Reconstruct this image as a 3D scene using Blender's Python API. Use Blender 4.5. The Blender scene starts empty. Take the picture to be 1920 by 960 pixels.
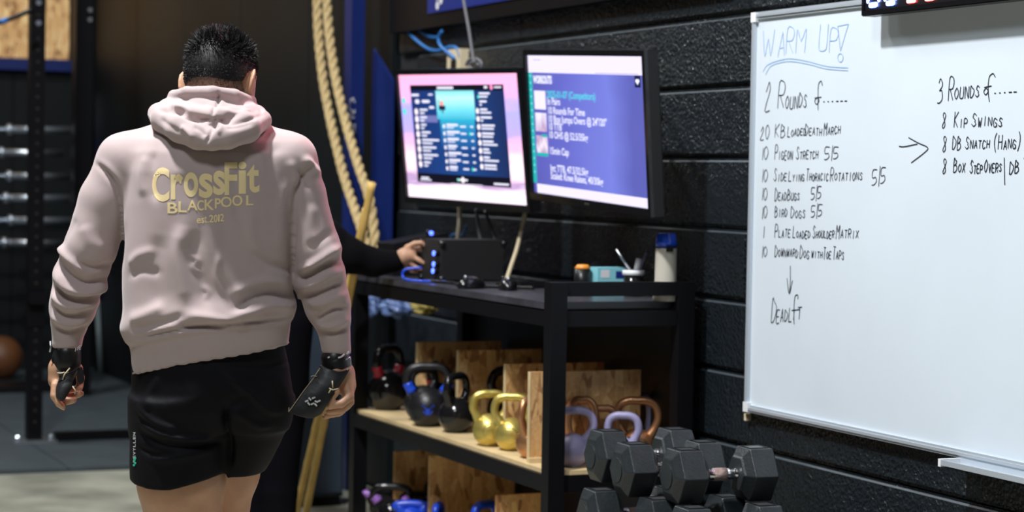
import bpy, bmesh, math, random
import numpy as np
from mathutils import Vector, Matrix
from mathutils.bvhtree import BVHTree
random.seed(7); np.random.seed(7)
PI = math.pi
SC = bpy.context.scene
COL = SC.collection

# ---------------------------------------------------------------- camera
FPX = 4087.454
CAM = np.array([0.0, -3.341, 1.45])
_pitch, _roll, _a = 0.0376444567, 0.0165378182, 0.404578056
_F = np.array([-math.cos(_a)*math.cos(_pitch), math.sin(_a)*math.cos(_pitch), -math.sin(_pitch)])
_R = np.cross(_F, [0, 0, 1]); _R /= np.linalg.norm(_R)
_U = np.cross(_R, _F)
R_ = math.cos(_roll)*_R + math.sin(_roll)*_U
U_ = -math.sin(_roll)*_R + math.cos(_roll)*_U
cd = bpy.data.cameras.new('camera'); cam = bpy.data.objects.new('camera', cd); COL.objects.link(cam)
cam.matrix_world = Matrix(((R_[0], U_[0], -_F[0], CAM[0]), (R_[1], U_[1], -_F[1], CAM[1]), (R_[2], U_[2], -_F[2], CAM[2]), (0, 0, 0, 1)))
cd.sensor_width = 36; cd.lens = FPX/1920*36; cd.clip_start = .1; cd.clip_end = 60
cd.dof.use_dof = True; cd.dof.focus_distance = 5.35; cd.dof.aperture_fstop = 3.4
SC.camera = cam
# ---------------------------------------------------------------- light
SC.view_settings.view_transform = 'Standard'; SC.view_settings.look = 'None'
SC.view_settings.gamma = 1; SC.view_settings.use_curve_mapping = False
SC.view_settings.exposure = 0.0
w = bpy.data.worlds.new('world'); SC.world = w; w.use_nodes = True
w.node_tree.nodes['Background'].inputs[0].default_value = (.55, .72, 1, 1)
w.node_tree.nodes['Background'].inputs[1].default_value = .012
def area(name, loc, target, size, energy, color=(1, 1, 1), sy=None):
    l = bpy.data.lights.new(name, 'AREA'); l.energy = energy; l.color = color
    l.shape = 'RECTANGLE'; l.size = size; l.size_y = sy or size
    o = bpy.data.objects.new(name, l); COL.objects.link(o); o.location = loc
    o.rotation_euler = (Vector(target)-Vector(loc)).to_track_quat('-Z', 'Y').to_euler()
    return o
area('ceiling_lamp', (-4.75, -3.1, 5.5), (-5.1, -2.2, 1.0), .30, 400, (.97, .98, 1))
area('ceiling_lamp', (-2.0, -4.0, 5.4), (-5.0, -1.5, .8), .8, 95, (.90, .95, 1))  # fill light added from behind to brighten the sides facing the camera
area('ceiling_lamp', (-7.6, -2.4, 5.5), (-7.0, -.4, .8), .8, 70, (1, .96, .9))
area('ceiling_lamp', (-11.5, -2.2, 5.5), (-11.8, -1.4, 0), .9, 190, (.92, .96, 1))

area('pink_fill', (-5.75, -.25, 3.1), (-4.95, -1.95, 1.35), .5, 7.5, (1, .30, .38), .08).data.spread = math.radians(70)  # added pink light tinting the man's right side, not a fixture of the gym
# ---------------------------------------------------------------- projection helpers (points on planes of the real place)
def ray(u, v): return _F + R_*(u-960)/FPX - U_*(v-480)/FPX
def on(ax, c, u, v):
    d = ray(u, v); return CAM + d*(c-CAM[ax])/d[ax]
def at(Z, u, v): return CAM + Z*ray(u, v)

# ---------------------------------------------------------------- materials
MATS = {}
def mat(name, col, rough=.5, metal=0, bump=0, bscale=30, var=0, vscale=8, emit=None, estr=1, coat=0, sheen=0, sss=0, spec=None):
    if name in MATS: return MATS[name]
    m = bpy.data.materials.new(name); m.use_nodes = True; nt = m.node_tree; N = nt.nodes; L = nt.links
    b = N['Principled BSDF']
    b.inputs['Base Color'].default_value = (*col, 1); b.inputs['Roughness'].default_value = rough; b.inputs['Metallic'].default_value = metal
    if coat: b.inputs['Coat Weight'].default_value = coat; b.inputs['Coat Roughness'].default_value = .15
    if sheen: b.inputs['Sheen Weight'].default_value = sheen; b.inputs['Sheen Roughness'].default_value = .5
    if sss: b.inputs['Subsurface Weight'].default_value = sss; b.inputs['Subsurface Radius'].default_value = (.012, .005, .003); b.inputs['Subsurface Scale'].default_value = 1
    if spec is not None: b.inputs['Specular IOR Level'].default_value = spec
    if emit: b.inputs['Emission Color'].default_value = (*emit, 1); b.inputs['Emission Strength'].default_value = estr
    if bump or var:
        tc = N.new('ShaderNodeTexCoord')
    if bump:
        n = N.new('ShaderNodeTexNoise'); n.inputs['Scale'].default_value = bscale; n.inputs['Detail'].default_value = 4
        bp = N.new('ShaderNodeBump'); bp.inputs['Strength'].default_value = bump; bp.inputs['Distance'].default_value = .01
        L.new(tc.outputs['Object'], n.inputs['Vector']); L.new(n.outputs['Fac'], bp.inputs['Height']); L.new(bp.outputs['Normal'], b.inputs['Normal'])
    if var:
        n2 = N.new('ShaderNodeTexNoise'); n2.inputs['Scale'].default_value = vscale; n2.inputs['Detail'].default_value = 5
        r = N.new('ShaderNodeValToRGB'); r.color_ramp.elements[0].position = .3; r.color_ramp.elements[1].position = .7
        r.color_ramp.elements[0].color = (*[c*(1-var) for c in col], 1); r.color_ramp.elements[1].color = (*[min(1, c*(1+var)) for c in col], 1)
        L.new(tc.outputs['Object'], n2.inputs['Vector']); L.new(n2.outputs['Fac'], r.inputs['Fac']); L.new(r.outputs['Color'], b.inputs['Base Color'])
    MATS[name] = m; return m
def osb_mat(name, tint=1.0):
    m = bpy.data.materials.new(name); m.use_nodes = True; nt = m.node_tree; N = nt.nodes; L = nt.links; b = N['Principled BSDF']
    tc = N.new('ShaderNodeTexCoord'); oi = N.new('ShaderNodeObjectInfo'); ad = N.new('ShaderNodeVectorMath'); ad.operation = 'ADD'
    L.new(tc.outputs['Object'], ad.inputs[0]); L.new(oi.outputs['Location'], ad.inputs[1]); prev = None
    for i, (rx, sc, st) in enumerate(((.4, 22, .55), (1.5, 26, .60), (2.5, 28, .55))):
        mp = N.new('ShaderNodeMapping'); mp.inputs['Rotation'].default_value = (rx, .35, .5+rx*.3); mp.inputs['Scale'].default_value = (1.2, 1.5, st)
        v = N.new('ShaderNodeTexVoronoi'); v.inputs['Scale'].default_value = sc; v.inputs['Randomness'].default_value = 1
        L.new(ad.outputs[0], mp.inputs['Vector']); L.new(mp.outputs[0], v.inputs['Vector']); sp = N.new('ShaderNodeSeparateColor'); L.new(v.outputs['Color'], sp.inputs[0])
        r = N.new('ShaderNodeValToRGB'); e = r.color_ramp.elements; e[0].position = 0; e[0].color = (.40*tint, .20*tint, .075*tint, 1); e[1].position = 1; e[1].color = (.74*tint, .50*tint, .23*tint, 1)
        q = e.new(.12); q.color = (.24*tint, .11*tint, .04*tint, 1); q = e.new(.22); q.color = (.50*tint, .28*tint, .11*tint, 1); q = e.new(.7); q.color = (.60*tint, .36*tint, .15*tint, 1)
        L.new(sp.outputs[0], r.inputs[0])
        if prev is None: prev = r.outputs[0]; pv = v
        else:
            gt = N.new('ShaderNodeMath'); gt.operation = 'GREATER_THAN'; gt.inputs[1].default_value = .52; L.new(sp.outputs[1], gt.inputs[0])
            mx = N.new('ShaderNodeMixRGB'); L.new(gt.outputs[0], mx.inputs[0]); L.new(prev, mx.inputs[1]); L.new(r.outputs[0], mx.inputs[2]); prev = mx.outputs[0]
    n = N.new('ShaderNodeTexNoise'); n.inputs['Scale'].default_value = 90; n.inputs['Detail'].default_value = 4; L.new(ad.outputs[0], n.inputs[0])
    mx = N.new('ShaderNodeMixRGB'); mx.blend_type = 'OVERLAY'; mx.inputs[0].default_value = .35; L.new(prev, mx.inputs[1]); L.new(n.outputs['Fac'], mx.inputs[2]); L.new(mx.outputs[0], b.inputs['Base Color'])
    b.inputs['Roughness'].default_value = .55
    bp = N.new('ShaderNodeBump'); bp.inputs['Strength'].default_value = .25; bp.inputs['Distance'].default_value = .003
    L.new(pv.outputs['Distance'], bp.inputs['Height']); L.new(bp.outputs['Normal'], b.inputs['Normal'])
    return m
def block_mat():
    m = bpy.data.materials.new('painted_block'); m.use_nodes = True; nt = m.node_tree; N = nt.nodes; L = nt.links; b = N['Principled BSDF']
    b.inputs['Base Color'].default_value = (.010, .015, .019, 1); b.inputs['Roughness'].default_value = .27; b.inputs['Specular IOR Level'].default_value = .42
    tc = N.new('ShaderNodeTexCoord'); oi = N.new('ShaderNodeObjectInfo')
    ad = N.new('ShaderNodeVectorMath'); ad.operation = 'ADD'
    cm = N.new('ShaderNodeVectorMath'); cm.operation = 'SCALE'; cm.inputs['Scale'].default_value = 1
    L.new(oi.outputs['Location'], cm.inputs[0]); L.new(tc.outputs['Object'], ad.inputs[0]); L.new(cm.outputs[0], ad.inputs[1])
    n = N.new('ShaderNodeTexNoise'); n.inputs['Scale'].default_value = 60; n.inputs['Detail'].default_value = 7; n.inputs['Distortion'].default_value = 1.2
    n2 = N.new('ShaderNodeTexNoise'); n2.inputs['Scale'].default_value = 22; n2.inputs['Detail'].default_value = 2
    v = N.new('ShaderNodeTexVoronoi'); v.inputs['Scale'].default_value = 85
    for q in (n, n2, v): L.new(ad.outputs[0], q.inputs['Vector'])
    a1 = N.new('ShaderNodeMath'); a1.operation = 'ADD'; L.new(n.outputs['Fac'], a1.inputs[0])
    a2 = N.new('ShaderNodeMath'); a2.operation = 'MULTIPLY_ADD'; a2.inputs[1].default_value = 1.2; L.new(n2.outputs['Fac'], a2.inputs[0]); L.new(v.outputs['Distance'], a2.inputs[2])
    L.new(a2.outputs[0], a1.inputs[1])
    bp = N.new('ShaderNodeBump'); bp.inputs['Strength'].default_value = .9; bp.inputs['Distance'].default_value = .006
    L.new(a1.outputs[0], bp.inputs['Height']); L.new(bp.outputs['Normal'], b.inputs['Normal'])
    return m
M = dict(
 block=block_mat(), mortar=mat('mortar', (.012, .014, .017), .7), osb=osb_mat('osb', 1.15), osb_pale=osb_mat('osb_pale', 1.9),
 black=mat('black_steel', (.0045, .0045, .006), .42, .0, .05, 200, spec=0.16), blackg=mat('black_gloss', (.008, .008, .009), .16), plastic=mat('black_plastic', (.009, .009, .010), .35, spec=0.3),
 rubber=mat('rubber', (.015, .020, .023), .40, 0, .12, 120, .25, 14), chrome=mat('chrome', (.75, .74, .76), .16, 1), steel=mat('dull_steel', (.55, .58, .62), .35, 1),
 alu=mat('aluminium', (.58, .64, .70), .34, .45), white=mat('white_plastic', (.8, .82, .84), .4), board=mat('board_enamel', (.67, .75, .82), .22, 0, 0, 30, .03, 2.2),
 hoodie=mat('sweatshirt', (.46, .365, .355), .85, 0, .10, 900, .04, 6, sheen=.25), gold=mat('gold_print', (1, .80, .43), .34, .1), shorts=mat('shorts_cloth', (.004, .004, .006), .7, 0, .15, 25, spec=.16),
 wrap=mat('wrap_black', (.012, .012, .013), .4), leather=mat('grip_leather', (.015, .015, .016), .45, 0, .1, 60), whitep=mat('white_print', (.75, .75, .78), .5),
 hair=mat('hair', (.012, .011, .011), .55, spec=.35), darkcloth=mat('dark_cloth', (.004, .004, .005), .95, 0, .2, 14, spec=.08), jeans=mat('dark_trousers', (.004, .004, .006), .95, spec=0.05),
 concrete=mat('concrete_floor', (.34, .34, .27), .32, 0, .06, 12, .35, 3.2), mats=mat('gym_mat', (.040, .054, .062), .62, 0, .1, 60, .18, 5), darkwall=mat('charcoal_panel', (.005, .0075, .009), .5, 0, .1, 3, .25, 1.6, spec=.25),
 bluepaint=mat('blue_paint', (.005, .018, .13), .4), blueban=mat('blue_banner', (.01, .024, .20), .45), slate=mat('slate_panel', (.030, .045, .070), .5, 0, .06, 8, .12, 4),
 rope=mat('manila_rope', (.60, .45, .22), .8, 0, .5, 260, .2, 60), pole=mat('bamboo', (.72, .47, .13), .42, 0, .05, 10, .18, 14),
 kbblack=mat('black_iron', (.013, .013, .015), .36, .2, .12, 140), kbgloss=mat('black_enamel', (.008, .008, .009), .14), kbgold=mat('gold_iron', (.60, .48, .13), .36, .75, .08, 90), kbcop=mat('copper_iron', (.50, .25, .12), .34, .8, .08, 90),
 kblav=mat('lavender_enamel', (.30, .28, .46), .42, 0, .05, 90), red=mat('red_ring', (.35, .012, .03), .4), blue=mat('blue_ring', (.01, .06, .55), .35), purple=mat('purple_ring', (.28, .12, .45), .4), kbblue=mat('blue_enamel', (.012, .06, .55), .3),
 bluecable=mat('blue_cable', (.015, .16, .50), .4), cream=mat('cream_plastic', (.72, .62, .42), .5), creamcable=mat('cream_cable', (.55, .46, .30), .5), greycable=mat('grey_cable', (.16, .16, .18), .5),
 bottle=mat('bottle_body', (.55, .52, .44), .3), lid=mat('blue_lid', (.01, .07, .62), .22, coat=.5), cyan=mat('cyan_card', (.25, .62, .70), .5), orange=mat('orange_plastic', (.85, .32, .05), .4),
 brown=mat('brown_leather', (.16, .06, .02), .5), silverbar=mat('bar_sleeve', (.62, .68, .75), .28, .9), stickw=mat('white_tube', (.62, .70, .82), .35), stickb=mat('blue_tube', (.05, .18, .75), .3), stickp=mat('magenta_tube', (.42, .10, .45), .3), stickg=mat('grey_tube', (.25, .30, .31), .4),
 bag=mat('blue_film', (.13, .20, .42), .25, 0, .3, 20), yellow=mat('yellow_cloth', (.35, .28, .07), .7), wood=mat('pine', (.66, .50, .27), .5, 0, .05, 20, .15, 10),
 ledb=mat('blue_glow', (.02, .05, 1), .3, emit=(.06, .12, 1), estr=6), ledr=mat('red_glow', (1, .02, .02), .3, emit=(1, .03, .02), estr=5), ledw=mat('blue_led_core', (.5, .6, 1), .3, emit=(.35, .5, 1), estr=9), ledrc=mat('red_led_core', (1, .4, .4), .3, emit=(1, .22, .2), estr=9),
 inkb=mat('ink_black', (.02, .025, .035), .4), inkl=mat('ink_blue', (.36, .55, .84), .4))
def glow(name, c, s=1.25): return mat(name, (0, 0, 0), .4, emit=c, estr=s, spec=.1)

# ---------------------------------------------------------------- object helpers
def tag(o, label=None, cat=None, group=None, kind=None):
    if label: o['label'] = label
    if cat: o['category'] = cat
    if group: o['group'] = group
    if kind: o['kind'] = kind
    return o
def empty(name, loc=(0, 0, 0), rz=0, label=None, cat=None, group=None):
    o = bpy.data.objects.new(name, None); COL.objects.link(o); o.location = loc; o.rotation_euler = (0, 0, rz); o.empty_display_size = .05
    return tag(o, label, cat, group)
def add(name, bm, m, parent=None, smooth=False, bevel=0):
    if bevel:
        bmesh.ops.bevel(bm, geom=[e for e in bm.edges if e.is_manifold and e.calc_face_angle(0) > .5], offset=bevel, segments=2, affect='EDGES', profile=.5)
    me = bpy.data.meshes.new(name); bm.normal_update(); bm.to_mesh(me); bm.free()
    if smooth: me.polygons.foreach_set('use_smooth', [True]*len(me.polygons))
    me.materials.append(m if not isinstance(m, str) else M[m])
    o = bpy.data.objects.new(name, me); COL.objects.link(o)
    if parent: o.parent = parent
    return o
def addv(name, V, Fs, m, parent=None, smooth=True):
    me = bpy.data.meshes.new(name); me.from_pydata([tuple(map(float, v)) for v in V], [], [tuple(map(int, f)) for f in Fs]); me.update()
    if smooth: me.polygons.foreach_set('use_smooth', [True]*len(me.polygons))
    me.materials.append(M[m] if isinstance(m, str) else m)
    o = bpy.data.objects.new(name, me); COL.objects.link(o)
    if parent: o.parent = parent
    return o
def bx(bm, x0, x1, y0, y1, z0, z1, mtx=None):
    vs = [bm.verts.new((x, y, z)) for x in (x0, x1) for y in (y0, y1) for z in (z0, z1)]
    if mtx is not None:
        for v in vs: v.co = mtx @ v.co
    for f in ((0, 1, 3, 2), (4, 6, 7, 5), (0, 4, 5, 1), (2, 3, 7, 6), (0, 2, 6, 4), (1, 5, 7, 3)): bm.faces.new([vs[i] for i in f])
    return vs
def box(name, x0, x1, y0, y1, z0, z1, m, parent=None, bevel=.002):
    bm = bmesh.new(); bx(bm, x0, x1, y0, y1, z0, z1); return add(name, bm, m, parent, bevel=bevel)
def catmull(P, n=6, closed=False):
    P = [np.array(p, float) for p in P]; out = []; N = len(P)
    rng = range(N if closed else N-1)
    for i in rng:
        if closed: p0, p1, p2, p3 = P[(i-1) % N], P[i], P[(i+1) % N], P[(i+2) % N]
        else: p0, p1, p2, p3 = P[max(i-1, 0)], P[i], P[i+1], P[min(i+2, N-1)]
        for k in range(n):
            t = k/n; out.append(.5*((2*p1)+(-p0+p2)*t+(2*p0-5*p1+4*p2-p3)*t*t+(-p0+3*p1-3*p2+p3)*t**3))
    if not closed: out.append(P[-1])
    return out
def tube(bm, pts, r, seg=10, cap=True, closed=False):
    pts = [Vector(p) for p in pts]; n = len(pts); rs = r if hasattr(r, '__len__') else [r]*n
    rings = []; prev = None
    for i, p in enumerate(pts):
        a = pts[(i-1) % n] if (closed or i > 0) else p; b = pts[(i+1) % n] if (closed or i < n-1) else p
        t = (b-a).normalized()
        if prev is None:
            q = Vector((0, 0, 1)) if abs(t.z) < .9 else Vector((1, 0, 0)); x = t.cross(q).normalized()
        else: x = (prev-t*prev.dot(t)).normalized()
        prev = x; y = t.cross(x)
        rings.append([bm.verts.new(p+(x*math.cos(2*PI*k/seg)+y*math.sin(2*PI*k/seg))*rs[i]) for k in range(seg)])
    for i in range(n-1 if not closed else n):
        A, B = rings[i], rings[(i+1) % n]
        for k in range(seg): bm.faces.new((A[k], A[(k+1) % seg], B[(k+1) % seg], B[k]))
    if cap and not closed: bm.faces.new(rings[0][::-1]); bm.faces.new(rings[-1])
def lathe(bm, prof, seg=24, c=(0, 0, 0)):
    rings = [[bm.verts.new((c[0]+r*math.cos(2*PI*k/seg), c[1]+r*math.sin(2*PI*k/seg), c[2]+z)) for k in range(seg)] for r, z in prof]
    for A, B in zip(rings, rings[1:]):
        for k in range(seg): bm.faces.new((A[k], A[(k+1) % seg], B[(k+1) % seg], B[k]))
    bm.faces.new(rings[0][::-1]); bm.faces.new(rings[-1])
def tubeobj(name, pts, r, m, parent=None, seg=10, sm=6, closed=False):
    bm = bmesh.new(); tube(bm, catmull(pts, sm, closed) if sm else pts, r, seg, closed=closed); return add(name, bm, m, parent, smooth=True)
def lab(o, *a, **k): return tag(o, *a, **k)
def copy_tree(o, parent=None):
    c = o.copy(); COL.objects.link(c)
    if parent: c.parent = parent
    for ch in [q for q in bpy.data.objects if q.parent == o]: copy_tree(ch, c)
    return c

# ================================================================ SETTING
floor = box('floor', -16.5, 3, -7, 2.5, -.1, 0, 'concrete', bevel=0); tag(floor, kind='structure')
ti = 0
for ix in range(5):
    for iy in range(7):
        x1 = -10.3-ix*1.02; y0 = -5.2+iy*1.0
        o = box('rubber_tile', x1-1.016, x1, y0, y0+.994, 0, .02, 'mats', floor, .004)
ceil = box('ceiling', -16.5, 3, -7, 2.5, 5.8, 5.9, 'darkwall', bevel=0); tag(ceil, kind='structure')
wb = box('wall_back', -15.75, -15.6, -7, 2.5, 0, 5.8, 'darkwall', bevel=0); tag(wb, kind='structure')
for k in range(6):
    box('cladding_panel', -15.6, -15.575, -5.4+k*1.22, -5.4+(k+1)*1.22-.012, .02, 2.44*1.5, 'darkwall', wb, .003)
wr = box('wall_right', -9.15, -3.0, .024, .16, 0, 5.8, 'mortar', bevel=0); tag(wr, kind='structure')
# one shared block mesh; every block is a part of the wall
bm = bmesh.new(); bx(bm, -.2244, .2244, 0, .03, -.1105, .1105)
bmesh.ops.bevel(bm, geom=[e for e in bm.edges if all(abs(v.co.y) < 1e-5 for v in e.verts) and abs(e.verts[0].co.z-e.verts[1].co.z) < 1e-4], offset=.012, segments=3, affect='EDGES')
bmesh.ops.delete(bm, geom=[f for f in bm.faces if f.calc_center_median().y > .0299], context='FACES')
bme = bpy.data.meshes.new('block'); bm.to_mesh(bme); bm.free(); bme.materials.append(M['block']); bme.materials.append(mat('ledge_highlight', (.058, .074, .086), .5, 0, .3, 60))
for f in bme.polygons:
    if f.normal.z > .3 and f.normal.y < -.2: f.material_index = 1  # paler colour on top bevels paints in the highlight line along the joints
H0 = 1.963; X0 = -6.406
for r in range(-5, 8):
    zc = H0-.225*r-.1125
    if zc < .1: continue
    k0 = 0 if r % 2 else .225
    for k in range(-6, 8):
        xc = X0+k0+k*.45+.225
        if xc < -9.2 or xc > -3.2: continue
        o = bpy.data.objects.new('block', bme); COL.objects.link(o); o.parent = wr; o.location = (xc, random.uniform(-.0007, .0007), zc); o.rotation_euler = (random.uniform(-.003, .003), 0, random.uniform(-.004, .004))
wf = box('wall_far', -15.6, -9.15, .03, .16, 0, 5.8, 'darkwall', bevel=0); tag(wf, kind='structure')
for k in range(5): box('cladding_panel', -9.2-(k+1)*1.22+.01, -9.2-k*1.22, 0, .03, .02, 3.66, 'darkwall', wf, .003)
# blue column + blue sheet beside the block wall
p = at(9.9, 665, 200)
col = box('trim_1', p[0]-.05, p[0]+.05, p[1]-.036, p[1]+.026, 0, 5.8, 'bluepaint', bevel=.004); tag(col, kind='structure')
q0 = on(1, -.05, 694, 440); q1 = on(1, -.05, 731, 440)
bm = bmesh.new()
zt0 = on(1, -.05, 695, 92)[2]; zt1 = on(1, -.05, 731, 150)[2]
V = [(q0[0], .9), (q1[0], .9), (q1[0], zt1), (q0[0], zt0)]
A = [bm.verts.new((x, -.05, z)) for x, z in V]; B = [bm.verts.new((x, -.038, z)) for x, z in V]
bm.faces.new(A); bm.faces.new(B[::-1])
for i in range(4): bm.faces.new((A[i], B[i], B[(i+1) % 4], A[(i+1) % 4]))
tag(add('wall_sheet', bm, 'bluepaint', bevel=.002), 'deep blue painted sheet with a sloping top, beside the column by the ropes', 'wall panel')
# white painted marks on the column
bm = bmesh.new()
def strip_on(bm, pts, axis, c, wd, off):
    for a, b in zip(pts, pts[1:]):
        A_, B_ = on(axis, c, *a), on(axis, c, *b); d = B_-A_; nrm = np.cross(d, ray(*a)); nrm /= np.linalg.norm(nrm)+1e-9; nrm *= wd/2
        d2 = d/(np.linalg.norm(d)+1e-9)*wd*.3
        vs = [bm.verts.new(A_-d2+nrm), bm.verts.new(B_+d2+nrm), bm.verts.new(B_+d2-nrm), bm.verts.new(A_-d2-nrm)]
        for v in vs: v.co[axis] = c-off
        bm.faces.new(vs)
cx_ = p[0]+.05
for st in ([(655, 200), (657, 188), (662, 184), (664, 192)], [(656, 202), (661, 212), (664, 207)], [(656, 224), (659, 214), (664, 210)], [(657, 222), (663, 220)], [(658, 236), (665, 234)], [(659, 248), (660, 240), (665, 240), (665, 248)]):
    for a, b in zip(st, st[1:]):
        A_, B_ = on(0, cx_, *a), on(0, cx_, *b); w2 = .004
        vs = [bm.verts.new((cx_+.001, q[1]+sy*w2, q[2]+sz*w2)) for q, sy, sz in ((A_, -1, -1), (B_, 1, -1), (B_, 1, 1), (A_, -1, 1))]; bm.faces.new(vs)
add('white_lettering', bm, 'whitep', col)
# slate cabinet
yl, yr_ = on(0, -8.92, 508, 900)[1], on(0, -8.92, 645, 900)[1]
e = empty('steel_cabinet', (-8.92, (yl+yr_)/2, 0), 0, 'low slate blue steel cabinet standing behind the leaning bamboo poles', 'cabinet'); hy = (yr_-yl)/2
box('body', -.33, -.015, -hy, hy, .04, .82, 'slate', e, .006); box('door', -.014, 0, -hy+.012, hy-.012, .06, .80, 'slate', e, .004)
box('plinth', -.32, -.02, -hy+.01, hy-.01, 0, .04, 'black', e, 0); tubeobj('door_handle', [(.0, hy-.05, .42), (.025, hy-.05, .44), (.025, hy-.05, .52), (.0, hy-.05, .54)], .006, 'black', e)
# banner above the televisions
e = empty('wall_banner', (-7.6, -.03, 2.06), 0, 'blue banner board with black border high on block wall above the screens', 'banner')
box('border', -1.5, 1.55, -.02, .028, 0, .62, 'black', e, .003); box('banner_face', -1.02, 1.48, -.026, -.021, .058, .56, 'blueban', e, 0)
bm = bmesh.new()
for (x, z) in ((-.90, .085), (-.90, .125), (-.86, .105)): lathe(bm, [(.018, 0), (.018, .003)], 12, (0, 0, 0)); [setattr(v, 'co', Vector((v.co.x+x, -.0275-v.co.z*.3, v.co.y+z))) for v in bm.verts if abs(v.co.z) < .0031 and abs(v.co.x) < .02 and v.co.y > -.02 and v.co.y < .02]
add('white_lettering', bm, 'whitep', e)

# ================================================================ LEFT BACKGROUND
e = empty('rig_upright', (-11.34, -1.172, .02), 0, 'black perforated steel rig upright bolted to the mats', 'rig')
box('post', -.038, .038, -.038, .038, 0, 4.2, 'black', e, .003)
box('base_plate', -.07, .07, -.11, .11, 0, .012, 'steel', e, .002)
bm = bmesh.new()
for k in range(60): bx(bm, .0385, .0392, -.006, .006, .1+k*.06, .112+k*.06)
add('hole', bm, 'steel' if False else mat('hole_dark', (.03, .025, .02), .8), e)['kind'] = 'stuff'
bm = bmesh.new(); bx(bm, .038, .11, -.045, .045, .72, .735); bx(bm, .10, .112, -.045, .045, .72, .78); bx(bm, .038, .05, -.045, .045, .60, .80)
add('bar_cup', bm, 'black', e, bevel=.002)
for s in (-.085, .085):
    bm = bmesh.new(); lathe(bm, [(.02, 0), (.02, .018), (.012, .024)], 8, (0.03, s, .012)); add('bolt', bm, 'silverbar', e)
for v_ in (5, 43):
    z = on(0, -11.3, 68, v_)[2]
    bm = bmesh.new(); tube(bm, [(.038, 0, z-.02), (.052, 0, z-.02)], .014, 8); add('bolt', bm, 'silverbar', e)
tag(box('rig_base_bar', -11.38, -11.31, -1.06, .0, .02, .065, 'black', None, .003), 'black steel base bar lying along the mats from the rig upright', 'bar')
P = at(13.6, 153, 300)
e = empty('storage_post', (P[0], P[1], .02), 0, 'dark square storage post with two bolts beside the barbell ends', 'post')
box('post', -.06, .06, -.055, .055, 0, 3.6, 'black', e, .004)
for v_ in (20, 38):
    z = on(0, P[0], 165, v_)[2]; bm = bmesh.new(); tube(bm, [(.06, .03, z-.02), (.072, .03, z-.02)], .013, 8); add('bolt', bm, 'steel', e)
Pb = on(0, -15.5, 0, 107); Pr = on(0, -15.5, 131, 107)
tag(box('osb_board', -15.565, -15.53, Pb[1]-1.6, Pr[1], Pb[2], Pb[2]+1.3, 'osb_pale', None, .003), 'large yellowish strand board fixed high on the dark back wall', 'board')
tag(box('blue_ledge', -15.565, -15.49, Pb[1]-1.6, Pr[1]+.01, Pb[2]-.085, Pb[2]-.004, 'bluepaint', None, .003), 'blue painted ledge under the strand board', 'ledge')
# barbells on a gun rack
BR = at(13.9, 66, 350)
e = empty('barbell_rack', (BR[0]-.12, BR[1], .02), 0, 'dark upright rack holding barbells level one above another', 'rack')
box('post', -.03, .03, -.62, -.56, 0, 2.3, 'black', e); box('base', -.2, .3, -.66, .2, 0, .03, 'black', e)
labels = ['topmost level barbell with a bright silver sleeve on the back rack', 'second barbell from the top with a dull beige sleeve', 'third barbell from the top on the back rack', 'fourth barbell from the top, sleeve ends short', 'fifth barbell from the top with the brightest silver sleeve', 'lowest level barbell with a dull greenish sleeve']
for i, (v_, ue, uc, mt) in enumerate([(243, 133, 19, 'silverbar'), (286, 118, 4, 'steel'), (330, 133, 18, 'steel'), (371, 128, 12, 'silverbar'), (413, 132, 21, 'silverbar'), (455, 130, 9, 'steel')]):
    a = on(0, BR[0], ue, v_+1); c = on(0, BR[0], uc, v_)
    e2 = empty('barbell', (BR[0], c[1], c[2]), 0, labels[i], 'barbell', 'barbells on the back rack')
    bm = bmesh.new(); tube(bm, [(0, 0, 0), (0, a[1]-c[1], a[2]-c[2])], .022, 14); add('sleeve', bm, mt, e2, True)
    bm = bmesh.new(); tube(bm, [(0, -.018, 0), (0, .012, 0)], .034, 16); add('collar', bm, 'silverbar', e2, True)
    bm = bmesh.new(); tube(bm, [(0, -.018, 0), (0, -1.1, .0)], .015, 12); add('shaft', bm, mt, e2, True)
    box('cradle', -.12, -.0, (BR[1]-.62)-c[1], (BR[1]-.56)-c[1], -.035, -.017, 'black', e2, .002)
# coloured sticks
for (ub, ut, vt, segs, lb) in [(164, 156, 178, [(0, .35, 'stickw'), (.35, .62, 'stickg'), (.62, .84, 'stickb'), (.84, 1, 'stickw')], 'upright stick banded white and blue leaning on the back wall'),
                               (189, 163, 188, [(0, .26, 'stickg'), (.26, .82, 'stickp'), (.82, 1, 'stickg')], 'upright stick banded grey and magenta leaning beside the white one')]:
    A_ = on(2, .02, ub, 701); A_ = A_ if A_[0] > -15.3 else at(15.1, ub, 700); A_[2] = .022
    B_ = on(0, -15.50, ut, vt); e = empty('coloured_stick', A_, 0, lb, 'stick')
    d = B_-A_
    for a, b, mt in segs:
        bm = bmesh.new(); tube(bm, [d*a, d*b], .0165, 12); add('tube_section', bm, mt, e, True)
A_ = at(10.8, -40, 56); B_ = at(10.9, 62, 18)
e = empty('tension_strap', A_, 0, 'short slanting black and pale blue strap behind the rig upright', 'strap')
d = B_-A_
tubeobj('strap', [(0, 0, 0), tuple(d*.5+np.array([0, 0, -.004])), tuple(d)], .012, 'black', e)
tubeobj('sleeve', [tuple(d*.38), tuple(d*.53+np.array([0, 0, -.004]))], .0135, 'bluecable', e, sm=0)
P = at(14.6, 2, 664); bm = bmesh.new(); bmesh.ops.create_icosphere(bm, subdivisions=4, radius=.145)
o = add('medicine_ball', bm, 'brown', None, True); o.location = (P[0], P[1], .165); tag(o, 'brown leather medicine ball on the mats by the back wall', 'ball')

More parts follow.
